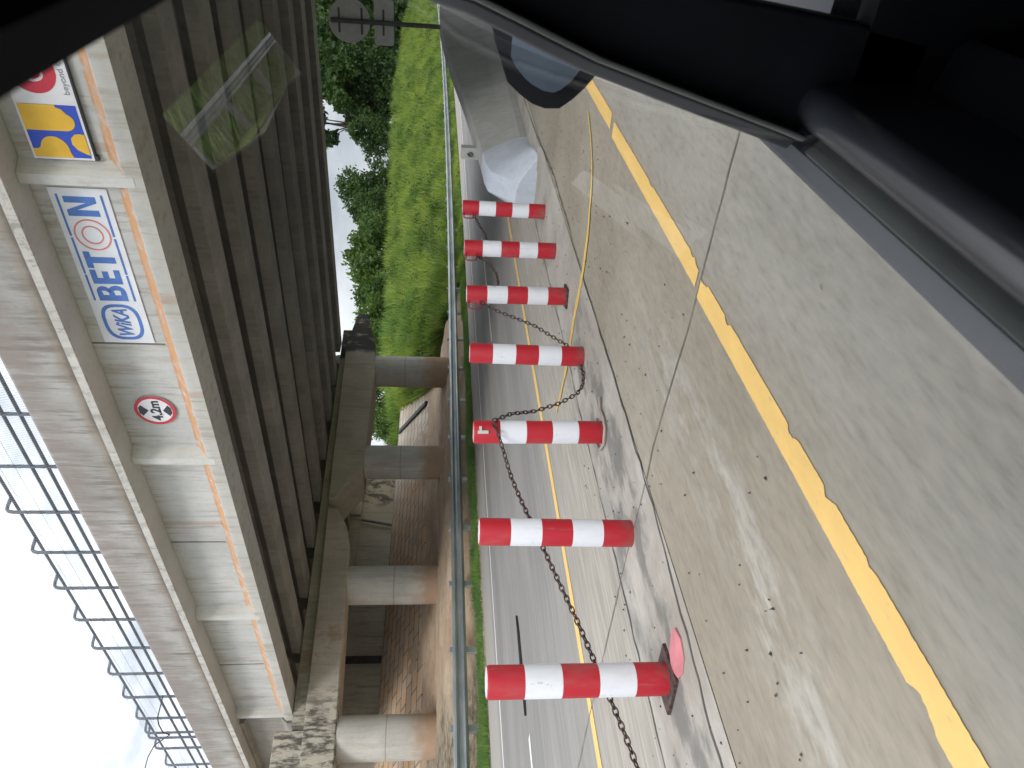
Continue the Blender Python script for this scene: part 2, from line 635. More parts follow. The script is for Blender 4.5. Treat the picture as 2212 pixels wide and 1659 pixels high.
M['blade'] = m_blade()
M['blade_short'] = m_leaf('verge_grass_blades', (.14, .27, .085), (.25, .38, .11), .35, .9)
M['blade_road'] = m_leaf('fresh_roadside_grass', (.21, .34, .10), (.32, .46, .14), .35, .9)  # lighter than the verge grass: sunlight put into the colour for the window reflection
M['leafA'] = m_leaf('tree_leaves', (.036, .080, .022), (.095, .165, .038), .3, .3)
M['leafB'] = m_leaf('shrub_leaves', (.05, .11, .02), (.12, .2, .035), .3, .5)
M['bark'] = plain('tree_bark', (.09, .07, .055), .95, var=.3)
M['bollard'] = m_bollard()
M['redplast'] = plain('faded_red_plastic', (.60, .21, .235), .6)
M['rust'] = plain('rusty_steel', (.10, .065, .06), .75, .3, var=.4, scale=40)
M['reddark'] = plain('dull_red_painted_steel', (.25, .03, .035), .5)
M['dark'] = plain('dark_rubber', (.035, .035, .037), .7, var=.3)
M['galv'] = m_galv()
M['fencep'] = plain('blue_grey_fence_paint', (.12, .135, .16), .55)
M['wire'] = plain('pale_fence_wire', (.30, .33, .40), .5, .3)
M['signback'] = plain('bare_aluminium_sign_back', (.55, .55, .54), .6, .0, var=.06)
M['signpole'] = plain('grey_sign_pole', (.10, .105, .105), .6, .2)
M['bannerw'] = plain('white_banner_vinyl', (.78, .80, .86), .6, var=.04, scale=3)
M['logo_blue'] = plain('banner_blue_print', (.085, .20, .56), .6, var=.08)
M['logo_red'] = plain('banner_red_print', (.72, .25, .23), .6, var=.08)
M['em_blue'] = plain('emblem_blue_print', (.03, .085, .58), .5, var=.05)
M['em_yel'] = plain('emblem_yellow_print', (.86, .52, .04), .5, var=.05)
M['em_red'] = plain('emblem_red_print', (.60, .03, .055), .5, var=.05)
M['grey_ink'] = plain('grey_lettering', (.30, .31, .33), .5)
M['sign_red'] = plain('sign_red_border', (.55, .03, .05), .45, var=.06)
M['sign_white'] = plain('sign_white_face', (.80, .80, .84), .45, var=.03)
M['black'] = plain('sign_black_print', (.03, .035, .045), .5)
M['pvc'] = plain('grey_drain_pipe', (.20, .20, .20), .5)
M['trim'] = plain('black_interior_plastic', (.006, .007, .010), .8, var=.2, Specular_IOR_Level=.15)
M['trim_top'] = plain('door_top_soft_plastic', (.034, .037, .045), .33, var=.10, Coat_Weight=1.0, Coat_Roughness=.22)
M['belt'] = plain('dark_grey_car_paint', (.075, .080, .090), .4, var=.05)
M['frame'] = plain('dark_window_frame', (.045, .048, .052), .5, var=.1)
M['seal'] = plain('black_rubber_seal', (.012, .012, .014), .6)
M['chrome'] = plain('grey_window_trim', (.085, .09, .085), .45, .0)
M['roofcloth'] = plain('dark_headliner_cloth', (.006, .007, .010), .95, Specular_IOR_Level=.1)


def m_mirror():
    g = NG('tinted_mirror_glass')
    return g.bsdf((.058, .070, .088), .05, 1.0)


M['mirror'] = m_mirror()
M['gloss'] = plain('black_mirror_housing', (.007, .008, .011), .6, var=.05, Specular_IOR_Level=.2)


def m_pane():
    g = NG('window_glass')
    t = g.t.nodes.new('ShaderNodeBsdfTransparent')
    t.inputs[0].default_value = (.985, .99, .99, 1)
    gl = g.t.nodes.new('ShaderNodeBsdfGlossy')
    gl.inputs['Roughness'].default_value = 0.0
    fn = g.t.nodes.new('ShaderNodeFresnel')
    fn.inputs[0].default_value = 1.5
    mx = g.t.nodes.new('ShaderNodeMixShader')
    fac = g.math('MULTIPLY', g.math('MINIMUM', g.math('MULTIPLY', fn.outputs[0], 3.6), .40), g.math('SUBTRACT', 1.0, g.geo.outputs['Backfacing']))
    g.t.links.new(fac, mx.inputs[0])
    g.t.links.new(t.outputs[0], mx.inputs[1])
    g.t.links.new(gl.outputs[0], mx.inputs[2])
    g.t.links.new(mx.outputs[0], g.out.inputs[0])
    return g.m


M['pane'] = m_pane()

# ------------------------------------------------------------------ terrain


def dz(x):
    """the road climbs gently beyond the bridge"""
    t = np.maximum(0, np.asarray(x, float) - 25)
    return np.where(t < 75, .00019 * t * t, .00019 * 75 * 75 + .0285 * (t - 75) * .6)


def sstep(v, a, b):
    t = np.clip((np.asarray(v, float) - a) / (b - a), 0, 1)
    return t * t * (3 - 2 * t)


def crest(x):
    return np.interp(x, [-200, 26, 30, 34, 44, 63, 95, 157, 400], [3.6, 3.35, 3.3, 3.45, 4.2, 5.1, 6.4, 7.4, 11.5])


def bank(x, y):
    """height of everything behind the far guardrail"""
    x = np.asarray(x, float)
    y = np.asarray(y, float)
    hb = np.interp(y, [15.0, 15.9, 16.3, 16.9, 18.3, 20.2, 20.95, 25.2, 25.5, 40], [.0, .12, .17, .80, 1.02, 1.12, 1.50, 2.92, 3.0, 3.4])
    f = np.clip((y - 16.2) / (26 - 16.2), 0, 1)
    hg = np.where(y < 16.2, np.interp(y, [15, 16.2], [0, .16]), .16 + (crest(x) - dz(x) * sstep(x, 25, 40) - .3 * sstep(x, 30, 50) - .16) * (f ** .85))
    hg = hg + np.where(y > 26, (y - 26) * .03, 0)
    k = sstep(x, 27.0 + np.clip(y - 20, 0, 6) * .8, 29.5 + np.clip(y - 20, 0, 6) * .8)
    kl = sstep(x, 6.0, 3.0)
    k = np.maximum(k, kl)
    return hb * (1 - k) + hg * k + dz(x) * sstep(x, 25, 40)


def grid(name, xs, ys, hf, mat):
    X, Y = np.meshgrid(xs, ys, indexing='ij')
    Z = hf(X, Y)
    V = np.stack([X, Y, Z], -1).reshape(-1, 3)
    nx, ny = len(xs), len(ys)
    i, j = np.meshgrid(np.arange(nx - 1), np.arange(ny - 1), indexing='ij')
    a = (i * ny + j).ravel()
    F = np.stack([a, a + ny, a + ny + 1, a + 1], -1)
    me = quick(name, V, F, mat)
    me.polygons.foreach_set('use_smooth', [True] * len(me.polygons))
    o = bpy.data.objects.new(name, me)
    COL.objects.link(o)
    return tag(o, kind='structure')


rng = np.random.default_rng(7)
random.seed(5)
xs_road = np.concatenate([np.arange(-160, 20, 20.), np.arange(20, 100, 4.), np.arange(100, 420, 15.)])


def strip(name, y0, y1, z, mat, xs=xs_road, n=2):
    ys = np.linspace(y0, y1, n)
    return grid(name, xs, ys, lambda X, Y: dz(X) + z, mat)


# broad ground sheet under and beyond everything
def h_ground(X, Y):
    return dz(X) - .06 + np.where(Y > 40, 3.0, 0) + np.where(Y < -15, 3.2, 0)


gx = np.concatenate([np.arange(-900, -160, 90.), np.arange(-160, 420, 15.), np.arange(420, 1500, 90.)])
gy = np.concatenate([np.arange(-900, -60, 80.), np.arange(-60, 60, 6.), np.arange(60, 900, 80.)])
grid('ground', gx, gy, h_ground, M['grass_soil'])
strip('near_road', -4.1, 3.09, 0.0, M['near'])
strip('median_strip', 3.09, 4.04, 0.004, M['median'])
strip('far_road', 4.04, 15.25, 0.0, M['far'], n=12)

xsb = np.concatenate([np.arange(-160, 0, 8.), np.arange(0, 45, .4), np.arange(45, 120, 1.5), np.arange(120, 420, 8.)])
ysb = np.concatenate([np.arange(15.2, 18.6, .2), np.arange(18.6, 30, .4), np.array([31, 33, 36, 40, 46, 60])])


def h_bank(X, Y):
    n = (np.sin(X * 1.7 + 2 * np.sin(Y * 1.3)) * np.sin(Y * 2.1 + X * .6)) * .05 + np.sin(X * 5.1 + Y * 3.7) * np.sin(Y * 6.3 - X * 2.2) * .022
    big = (np.sin(X * .83 + 1.9 * np.sin(Y * .61)) * np.sin(Y * .97 - X * .31 + 1.3) * .26 + np.sin(X * 1.9 - Y * 1.1) * np.sin(Y * 2.3 + X * .7) * .16) * sstep(X, 29, 32) * sstep(Y, 16.8, 18.5)
    n = n + big
    return bank(X, Y) + n * sstep(Y, 16.2, 17.2) - .02 * (Y < 15.3)


grid('embankment', xsb, ysb, h_bank, M['dirt'])


def h_right(X, Y):
    f = np.clip((-4.5 - Y) / 7.0, 0, 1)
    return dz(X) + np.where(Y > -4.5, .02, .02 + 4.2 * f ** .9) + .05 * np.sin(X * 2.3 + Y * 3) * (Y < -4.7)


grid('roadside_bank', np.concatenate([np.arange(-160, 0, 10.), np.arange(0, 50, 1.), np.arange(50, 420, 12.)]),
     np.concatenate([np.arange(-15, -4.05, .5), [-4.05]]), h_right, M['grass_soil'])

# road paint -------------------------------------------------------


def ragged_line(name, y0, y1, x0, x1, z, mat, chips, step=.12, amp=.004):
    """paint line along the road with frayed edges and chipped bites"""
    xs = list(np.arange(x0, x1 + 1e-6, step))
    V = []
    for x in xs:
        a = y0 + random.uniform(-amp, amp)
        b = y1 + random.uniform(-amp, amp)
        for cx, w, dp, side in chips:
            t = abs(x - cx) / w
            if t < 1:
                q = dp * (1 - t ** 4) * random.uniform(.6, 1.1)
                if side < 0:
                    a += q
                else:
                    b -= q
        zz = float(dz(x)) + z
        V += [(x, a, zz), (x, max(b, a + .01), zz)]
    m = MB()
    m.add(V, [(2 * i, 2 * i + 2, 2 * i + 3, 2 * i + 1) for i in range(len(xs) - 1)])
    return tag(m.build(name, mat), kind='structure')


ragged_line('yellow_edge_line', 1.655, 1.775, -6.0, 3.17, .004, M['yellow'],
            [(.98, .07, .026, 1), (1.66, .035, .024, -1), (1.98, .045, .022, -1), (2.75, .035, .02, -1), (3.12, .06, .026, -1), (1.36, .03, .010, -1)], .014, .0018)
ragged_line('yellow_edge_line', 1.63, 1.75, 3.22, 5.55, .004, M['yellow'], [(3.24, .05, .04, -1), (3.36, .04, .02, -1), (4.3, .05, .012, -1)], .03, .0025)
ragged_line('yellow_edge_line', 1.60, 1.725, 5.63, 60, .004, M['yellow'], [], .25, .002)
ragged_line('yellow_lane_line', 5.53, 5.66, -60, 300, .004, M['yellow'], [], .5, .003)
ragged_line('white_edge_line', 12.64, 12.78, -60, 300, .004, M['white'], [], 1., .002)
for k in range(-2, 12):
    a = 14.2 - 14.7 * 1 + 14.7 * k
    ragged_line('white_lane_dash', 9.2, 9.34, a, a + 5.4, .004, M['white'], [], .3, .002)
# thin stray yellow line crossing the kerb seam
pts = [(6.55, 1.86), (6.28, 2.0), (6.1, 2.13), (6.0, 2.25), (5.95, 2.36), (5.84, 2.67), (5.81, 3.0), (5.83, 3.23), (5.89, 3.57), (5.89, 3.82), (5.91, 4.14), (5.97, 4.5), (6.1, 4.92)]
m = MB()
V = []
dense = []
for i in range(len(pts) - 1):
    for t in np.linspace(0, 1, 6, endpoint=False):
        dense.append((pts[i][0] * (1 - t) + pts[i + 1][0] * t, pts[i][1] * (1 - t) + pts[i + 1][1] * t))
for i, (x, y) in enumerate(dense):
    w = (.028 + .020 * min(1, max(0, (y - 2.1) / .8))) * random.uniform(.75, 1.15)
    if y > 4.3:
        w *= .6
    V += [(x - w, y, .0085), (x + w, y, .0085)]
m.add(V, [(2 * i, 2 * i + 1, 2 * i + 3, 2 * i + 2) for i in range(len(dense) - 1)])
tag(m.build('thin_yellow_line', M['yellow2']), kind='structure')


def crack(name, pts, w, z, mat=None, jit=.012):
    d = []
    for i in range(len(pts) - 1):
        n = max(2, int(math.dist(pts[i], pts[i + 1]) / .12))
        for t in np.linspace(0, 1, n, endpoint=False):
            d.append((pts[i][0] * (1 - t) + pts[i + 1][0] * t + random.uniform(-jit, jit), pts[i][1] * (1 - t) + pts[i + 1][1] * t + random.uniform(-jit, jit)))
    d.append(pts[-1])
    V = []
    for i, p in enumerate(d):
        q = d[min(i + 1, len(d) - 1)]
        r = d[max(i - 1, 0)]
        t = Vector((q[0] - r[0], q[1] - r[1])).normalized()
        ww = w * random.uniform(.5, 1.3)
        V += [(p[0] - t.y * ww, p[1] + t.x * ww, z + float(dz(p[0]))), (p[0] + t.y * ww, p[1] - t.x * ww, z + float(dz(p[0])))]
    m = MB()
    m.add(V, [(2 * i, 2 * i + 2, 2 * i + 3, 2 * i + 1) for i in range(len(d) - 1)])
    return tag(m.build(name, mat or M['grout']), kind='structure')


crack('kerb_seam', [(-5, 3.12), (1.7, 3.24), (2.3, 3.17), (3.0, 3.1), (4.1, 3.09), (5.7, 3.08), (8, 3.0), (9.4, 3.1), (11.5, 3.19), (30, 3.2)], .009, .0075)
crack('road_joint', [(3.13, -4.1), (3.17, 1.98), (3.21, 2.4), (3.24, 2.84), (3.21, 3.08)], .005, .006, M['joint'], jit=.004)
crack('road_joint', [(3.21, 3.1), (3.21, 4.03), (3.17, 4.89), (3.14, 5.75), (3.1, 6.4), (3.05, 9)], .005, .0072, M['joint'], jit=.004)
crack('median_seam', [(-5, 4.04), (1.5, 4.04), (3.5, 4.04), (4.57, 4.04), (5.17, 4.07), (5.75, 4.04), (10, 4.05)], .009, .0075)
crack('road_joint', [(8.2, 3.1), (8.1, 4.6), (8.0, 6.5)], .004, .0072, M['joint'], jit=.004)
crack('road_joint', [(8.25, -3), (8.2, 3.05)], .004, .006, M['joint'], jit=.004)


def blades(name, n, x0, x1, y0, y1, hf, h0, h1, w, mat, lean=.35, dens=None, mask=None):
    X = rng.uniform(0, 1, n)
    X = x0 + (x1 - x0) * (X ** dens if dens else X)
    Y = rng.uniform(y0, y1, n)
    if mask is not None:
        k = mask(X, Y)
        X, Y = X[k], Y[k]
        n = len(X)
    Z = hf(X, Y)
    H = rng.uniform(h0, h1, n) * (.75 + .5 * (np.sin(X * .9 + Y * 1.7) * np.sin(Y * 1.1 - X * .35) > 0))
    A = rng.uniform(0, 2 * np.pi, n)
    L = rng.uniform(.1, 1, n) * lean * H
    B = rng.uniform(0, 2 * np.pi, n)
    W = w * rng.uniform(.6, 1.3, n)
    p = np.stack([X, Y, Z - .03], -1)
    s = np.stack([np.cos(A) * W, np.sin(A) * W, np.zeros(n)], -1)
    tip = p + np.stack([np.cos(B) * L, np.sin(B) * L, H], -1)
    V = np.stack([p - s, p + s, tip], 1).reshape(-1, 3)
    F = np.arange(3 * n).reshape(-1, 3)
    o = bpy.data.objects.new(name, quick(name, V, F, mat))
    COL.objects.link(o)
    return tag(o, kind='stuff')


def pav_edge(y):
    return np.interp(y, [20.5, 25.0, 27], [27.6, 31.6, 33])


o = blades('tall_grass', 150000, 26.5, 190, 16.5, 27.5, h_bank, .25, .95, .045, M['blade'], .7, 1.7,
           lambda X, Y: (X > pav_edge(Y) - .3) & (X > 27.5 + 0 * Y))
tag(o, 'bright green tall grass covering the slope beyond the bridge', 'grass')
o = blades('tall_grass', 9000, 12, 33, 25.9, 31, h_bank, .3, .8, .05, M['blade'], .6, None, lambda X, Y: (X > 28.4))
tag(o, 'bright grass on the bank above the paved slope', 'grass')
o = blades('verge_grass', 60000, 4, 30, 15.22, 15.95, h_bank, .05, .17, .012, M['blade_short'], .6)
tag(o, 'short green grass strip along the far road edge under the guardrail', 'grass')
o = blades('verge_grass', 26000, 29.5, 140, 15.22, 16.6, h_bank, .10, .30, .03, M['blade'], .6, 1.6)
tag(o, 'bright green grass strip at the foot of the distant guardrail', 'grass')
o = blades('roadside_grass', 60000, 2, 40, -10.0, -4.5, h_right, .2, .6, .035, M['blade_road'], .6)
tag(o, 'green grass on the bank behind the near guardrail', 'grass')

# slope paving under the bridge end (sheet laid on the embankment)
m = MB()
T = .07
for (xa, xb) in [(7.0, None)]:
    bot = [(x, 21.0) for x in np.linspace(7, 27.9, 24)]
    top = [(x, 25.25) for x in np.linspace(7, 31.7, 24)]
    V = []
    for (b, t) in zip(bot, top):
        V += [(b[0], b[1], 1.44 + T), (t[0], t[1], 3.0 + T), (b[0], b[1], .9), (t[0], t[1], 2.3)]
    F = []
    for i in range(23):
        a, c = 4 * i, 4 * i + 4
        F += [(a, c, c + 1, a + 1), (a, a + 2, c + 2, c), (a + 1, c + 1, c + 3, a + 3)]
    F += [(0, 1, 3, 2), (92, 94, 95, 93)]
    m.add(V, F)
tag(m.build('slope_paving', M['paving']), kind='structure')

# drain channel running diagonally across the paving
m = MB()
p, q = Vector((29.4, 24.95, 3.0)), Vector((27.0, 21.15, 1.62))
dr = (q - p).normalized()
sd = dr.cross(Vector((0, -.34, .94))).normalized()
nn = sd.cross(dr).normalized()
m.obox((p + q) / 2 + nn * .01 * (1 if nn.z > 0 else -1), (q - p) / 2, sd * .11, nn * .06)
tag(m.build('drain_channel', M['dark']), 'dark drain channel running diagonally down the paved slope', 'drain')

# ------------------------------------------------------------------ bridge
NV = Vector((0.9928, -0.12, 0))      # across the deck, away from the camera side
TV = Vector((0.12, 0.9928, 0))       # along the deck
P0 = Vector((9.23, 2.87, 0))


def B(t, o, z):
    p = P0 + TV * t + NV * o
    return (p.x, p.y, z)


def ypier(x):
    return 20.2 - .22 * (x - 10.5)


bridge = empty('road_bridge', (12.0, 10.0, 0.0), 'concrete girder road bridge crossing overhead on round columns', 'bridge')
# girders
PR = [(0, 5.0), (.65, 5.0), (.65, 5.2), (.43, 5.42), (.43, 6.2), (.62, 6.33), (.62, 6.51), (.03, 6.51), (.03, 6.40), (.2, 6.36), (.2, 5.42), (0, 5.22)]


def gx_at(f, y):
    x0 = 9.23 + .1209 * (y - 2.87)
    x8 = 23.95 + .05 * (y - 4.3)
    return x0 + (x8 - x0) * f


def girder(f, ya, yb, mat, name='girder'):
    mb = MB()
    secs = []
    for y in (ya, yb):
        secs.append([(gx_at(f, y) + a, y, z) for a, z in PR])
    mb.loft(secs)
    return mb.build(name, mat, bridge)


for i in range(9):
    f = i / 8
    xp = gx_at(f, 19)
    yp = ypier(xp + .3)
    if i == 0:
        mb = MB()
        PF = [(0, 5.0), (.65, 5.0), (.65, 5.2), (.43, 5.42), (.43, 6.51), (.2, 6.51), (.2, 5.40), (0, 5.22)]
        mb.loft([[B(t, a, z) for a, z in PF] for t in np.linspace(-26, 17.4, 30)])
        gd = mb.build('girder', M['fascia'], bridge)
        for t in (1.0, 6.4, 11.8, 17.1):
            mb = MB()
            mb.prism([B(t - .2, .21, 5.12), B(t - .07, -.004, 5.12), B(t + .07, -.004, 5.12), B(t + .07, .21, 5.12)], (0, 0, 1.39))
            mb.build('rib', M['rib'], gd)
        for t in (3.84, 9.1, 14.4):
            mb = MB()
            mb.prism([B(t, .21, 5.44), B(t, .19, 5.44), B(t + .025, .19, 5.44), B(t + .025, .21, 5.44)], (0, 0, 1.07))
            mb.build('seam', M['parapet'], gd)
    else:
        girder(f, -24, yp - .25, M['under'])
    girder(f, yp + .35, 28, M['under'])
# cross beams between the girders
for y in (-6, 1.5, 8.5, 14.5):
    for i in range(8):
        a = gx_at(i / 8, y) + .43
        b = gx_at((i + 1) / 8, y) + .2
        mb = MB()
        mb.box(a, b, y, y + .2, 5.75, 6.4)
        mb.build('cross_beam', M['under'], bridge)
# deck slab with its overhanging lip
mb = MB()
L0, L1 = -26.5, 30
mb.loft([[B(t, -.325, 6.515), B(t, -.325, 6.63), B(t, 16.0, 6.63), B(t, 16.0, 6.515)] for t in np.linspace(L0, L1, 12)])
dk = mb.build('deck_slab', M['soffit'], bridge)
mb = MB()
mb.loft([[B(t, -.345, 6.50), B(t, -.35, 6.625), B(t, -.327, 6.625), B(t, -.30, 6.50)] for t in np.linspace(L0, L1, 40)])
mb.build('slab_edge', M['lip'], dk)
mb = MB()
mb.loft([[B(t, -.30, 6.632), B(t, -.30, 7.56), B(t, -.28, 7.6), B(t, -.1, 7.6), B(t, -.06, 7.56), B(t, .02, 6.632)] for t in np.linspace(L0, L1, 40)])
mb.build('parapet', M['parapet'], bridge)
mb = MB()
mb.loft([[B(t, 15.7, 6.632), B(t, 15.7, 7.6), B(t, 15.95, 7.6), B(t, 15.95, 6.632)] for t in np.linspace(L0, L1, 4)])
mb.build('parapet', M['parapet'], bridge)


# pier: two caps on two columns each, row slightly skewed
def prow(x, dy):
    return (x - dy * .215, ypier(x) + dy * .977)


def cap_mesh(sta):
    """stations (x, zbottom, ztop)"""
    mb = MB()
    secs = []
    for x, zb, zt in sta:
        a, b = prow(x, -.68), prow(x, .68)
        secs.append([(a[0], a[1], zb + .04), (a[0] - .0, a[1], zt), (b[0], b[1], zt), (b[0], b[1], zb + .04), (*prow(x, .6), zb), (*prow(x, -.6), zb)])
    mb.loft(secs)
    return mb


cap_mesh([(7.6, 4.2, 4.6), (8.6, 3.72, 4.6), (9.7, 3.70, 4.6), (14.7, 3.83, 4.63), (15.9, 3.84, 4.65), (16.6, 4.0, 4.67), (17.25, 4.32, 4.68)]).build('pier_cap', M['cap'], bridge, bevel=.02)
cap_mesh([(17.65, 4.48, 4.70), (18.3, 4.1, 4.7), (18.9, 3.66, 4.72), (20, 3.62, 4.72), (23, 3.52, 4.74), (24.6, 3.62, 4.74), (26.25, 4.02, 4.42)]).build('pier_cap', M['cap'], bridge, bevel=.02)
for (x, y, zt, D) in [(10.74, 20.15, 3.76, 1.18), (15.15, 19.18, 3.86, 1.19), (19.74, 18.17, 3.7, 1.2), (23.98, 17.23, 3.58, 1.22)]:
    mb = MB()
    n = 36
    mb.loft([[(x + D / 2 * math.cos(q), y + D / 2 * math.sin(q), z) for q in [2 * math.pi * k / n for k in range(n)]] for z in (.1, 1.2, 2.4, 3.0, zt)])
    mb.build('column', M['column'], bridge, smooth=True)
# bearing seat wall behind the girder ends and end blocks
mb = MB()
secs = []
for x in np.linspace(10.9, 25.75, 8):
    a, b = prow(x, -.33), prow(x, .2)
    secs.append([(a[0], a[1], 4.60), (a[0], a[1], 4.98), (b[0], b[1], 4.98), (b[0], b[1], 4.60)])
mb.loft(secs)
mb.build('bearing_seat', M['cap'], bridge)
mb = MB()
a, b = prow(9.55, -.5), prow(10.62, -.5)
mb.prism([(*prow(9.4, -.58), 4.59), (*prow(10.60, -.58), 4.59), (*prow(10.60, .6), 4.59), (*prow(9.4, .6), 4.59)], (0, 0, .78))
mb.build('end_block', M['cap'], bridge, bevel=.02)

# abutment wall at the far end, own thing
ab = empty('bridge_abutment', (20, 26.2, 2.9), 'stained concrete abutment wall above the paved slope under the bridge', 'wall')
mb = MB()
mb.box(5, 27.2, 25.9, 26.7, 2.6, 4.55)
mb.build('front_wall', M['abut'], ab)
mb = MB()
mb.prism([(5, 25.75, 4.55), (27.25, 25.75, 4.55), (27.25, 25.75, 4.8), (25.2, 25.75, 5.05), (5, 25.75, 5.05)], (0, .9, 0))
mb.build('bearing_shelf', M['abut'], ab)
mb = MB()
mb.box(5, 26.2, 26.35, 26.9, 5.05, 6.5)
mb.build('back_wall', M['abut'], ab)
mb = MB()
mb.prism([(27.2, 26.0, 2.7), (30.5, 29.5, 2.7), (30.5, 29.5, 3.9), (28.4, 27.3, 4.7), (27.2, 26.0, 5.0)], (.25, .5, 0))
mb.build('wing_wall', M['abut'], ab)
mb = MB()
mb.box(16.75, 17.0, 25.76, 25.9, 3.0, 4.5)
mb.build('wall_rib', M['dark'], ab)
o = MB()
o.tube([(24.25, 25.6, 5.3), (24.2, 25.6, 4.55)], .07, 10)
o.tube([(24.05, 25.72, 4.5), (23.7, 25.72, 3.05)], .07, 10)
tag(o.build('drain_pipe', M['pvc'], None, True), 'grey plastic drain pipe running down the abutment wall', 'pipe')

# ------------------------------------------------------------------ fence on the parapet
fence = empty('safety_fence', B(10, -.2, 7.6), 'blue-grey mesh safety fence with bent posts along the bridge parapet', 'fence')
ts = [10.14 + 1.277 * k for k in range(-9, 6)] + [17.47, 17.81] + [18.55, 19.8, 21.1, 22.4, 23.7]
ts = [t for t in ts if not (17.2 < t < 17.8 and abs(t - 17.47) > .001)]
OP = -.2
for t in ts:
    mb = MB()
    mb.tube([B(t, OP, 7.55), B(t, OP, 8.80), B(t, OP + .015, 8.88), B(t, OP + .06, 8.93), B(t, OP + .14, 8.95), B(t, OP + .34, 8.97)], .033, 6)
    ps = mb.build('post', M['fencep'], fence, True)
for (o_, z_) in ((OP - .0, 7.80), (OP - .0, 8.06), (OP + .34, 8.97)):
    mb = MB()
    mb.tube([B(-2, o_, z_), B(24, o_, z_)], .03, 6)
    mb.build('rail', M['fencep'], fence, True)
# mesh: fine slanting wires between the posts and over the bent tops
V, F = [], []


def wire(a, b, w):
    a, b = Vector(a), Vector(b)
    i = len(V)
    for p in (a, b):
        for k in range(3):
            q = 2 * math.pi * k / 3
            V.append(p + TV * (w * math.cos(q)) + NV * (w * math.sin(q)))
    for k in range(3):
        j = (k + 1) % 3
        F.append((i + k, i + j, i + 3 + j, i + 3 + k))


tt = -2.0
tss = sorted(ts)
while tt < 23.9:
    k = max([0] + [i for i, v in enumerate(tss) if v <= tt])
    u = 0.5
    if k + 1 < len(tss):
        u = (tt - tss[k]) / (tss[k + 1] - tss[k])
    u = min(1, max(0, u))
    sag = 4 * u * (1 - u)
    wire(B(tt, OP - .035, 7.58), B(tt + .34, OP - .035, 8.9 - .05 * sag), .0022)
    wire(B(tt + .34, OP - .035 + .06 * sag, 8.9 - .07 * sag), B(tt + .42, OP + .34, 8.99), .003)
    tt += .05
for z in (8.3, 8.55):
    wire(B(-2, OP - .036, z), B(24, OP - .036, z), .004)
mb = MB()
mb.add(V, F)
mb.build('wire_mesh', M['wire'], fence)
cab = [(10.58 - .08, 17.41, 7.73), (10.56, 17.89, 7.89), (10.66, 18.66, 8.15), (10.7, 19.06, 8.21), (10.76, 19.55, 8.22), (10.79, 19.74, 8.09), (10.82, 19.9, 8.22), (10.87, 20.4, 8.64), (10.97, 21.23, 9.01), (11.08, 22.18, 9.33), (11.3, 24.0, 9.7), (11.8, 28, 10.2)]
mb = MB()
mb.tube(cab, .016, 6)
tag(mb.build('hanging_cable', M['dark'], None, True), 'thin dark cable looping down from above onto the bridge fence', 'cable')


# ------------------------------------------------------------------ signs on the bridge face
def face_frame(t0, o, zc):
    """matrix: local x along +t... reads left to right as seen from the road, local y up, local z outward"""
    # seen from outside the reader's right is -t
    X = -TV
    Y = Vector((0, 0, 1))
    Z = -NV
    p = Vector(B(t0, o, zc))
    return Matrix(((X.x, Y.x, Z.x, p.x), (X.y, Y.y, Z.y, p.y), (X.z, Y.z, Z.z, p.z), (0, 0, 0, 1)))


def text_mesh(body, size, mat, name, fm, x, y, z, sx=1.0, shear=0.0, bold=0.0, depth=.003, align='LEFT', target_w=None, sp=1.0):
    cu = bpy.data.curves.new('t', 'FONT')
    cu.body = body
    cu.size = size
    cu.shear = shear
    cu.offset = bold
    cu.extrude = depth
    cu.align_x = align
    cu.space_character = sp
    ob = bpy.data.objects.new('t', cu)
    COL.objects.link(ob)
    bpy.context.view_layer.update()
    dg = bpy.context.evaluated_depsgraph_get()
    me = bpy.data.meshes.new_from_object(ob.evaluated_get(dg))
    bpy.data.objects.remove(ob, do_unlink=True)
    bpy.data.curves.remove(cu)
    co = np.empty(len(me.vertices) * 3)
    me.vertices.foreach_get('co', co)
    co = co.reshape(-1, 3)
    if target_w:
        w0, w1 = co[:, 0].min(), co[:, 0].max()
        s = target_w / (w1 - w0)
        co[:, 0] = (co[:, 0] - w0) * s
    else:
        co[:, 0] *= sx
    out = [fm @ Vector((x + a, y + b, z + c)) for a, b, c in co]
    m = MB()
    m.add(out, [tuple(p.vertices) for p in me.polygons])
    bpy.data.meshes.remove(me)
    return m


def poly_local(fm, pts, z, th=.004):
    m = MB()
    m.prism([fm @ Vector((a, b, z)) for a, b in pts], fm.to_3x3() @ Vector((0, 0, th)))
    return m


def arc(cx, cy, rx, ry, a0, a1, n=20):
    return [(cx + rx * math.cos(rad(a0 + (a1 - a0) * k / n)), cy + ry * math.sin(rad(a0 + (a1 - a0) * k / n))) for k in range(n + 1)]


def ring_local(fm, cx, cy, rx, ry, w, z, th=.004, a0=0, a1=360, n=48, pw=2.0):
    m = MB()
    pts = []

    def se(a, r1, r2):
        c, s_ = math.cos(rad(a)), math.sin(rad(a))
        return (cx + r1 * math.copysign(abs(c) ** (2 / pw), c), cy + r2 * math.copysign(abs(s_) ** (2 / pw), s_))
    secs = []
    for k in range(n + 1):
        a = a0 + (a1 - a0) * k / n
        o1, i1 = se(a, rx, ry), se(a, rx - w, ry - w)
        secs.append([fm @ Vector((*o1, z)), fm @ Vector((*i1, z)), fm @ Vector((*i1, z + th)), fm @ Vector((*o1, z + th))])
    m.loft(secs)
    return m


# company banner: local x from 0 (left end t=3.82) to 2.61
bl = face_frame(3.82, .19, 5.58)
ban = empty('banner', B(2.5, .19, 5.6), 'long white banner with blue lettering and a blue oval on the bridge girder', 'banner')
poly_local(bl, [(0, 0), (2.61, 0), (2.61, .73), (0, .73)], 0, .008).build('sheet', M['bannerw'], ban)
ZT = .009
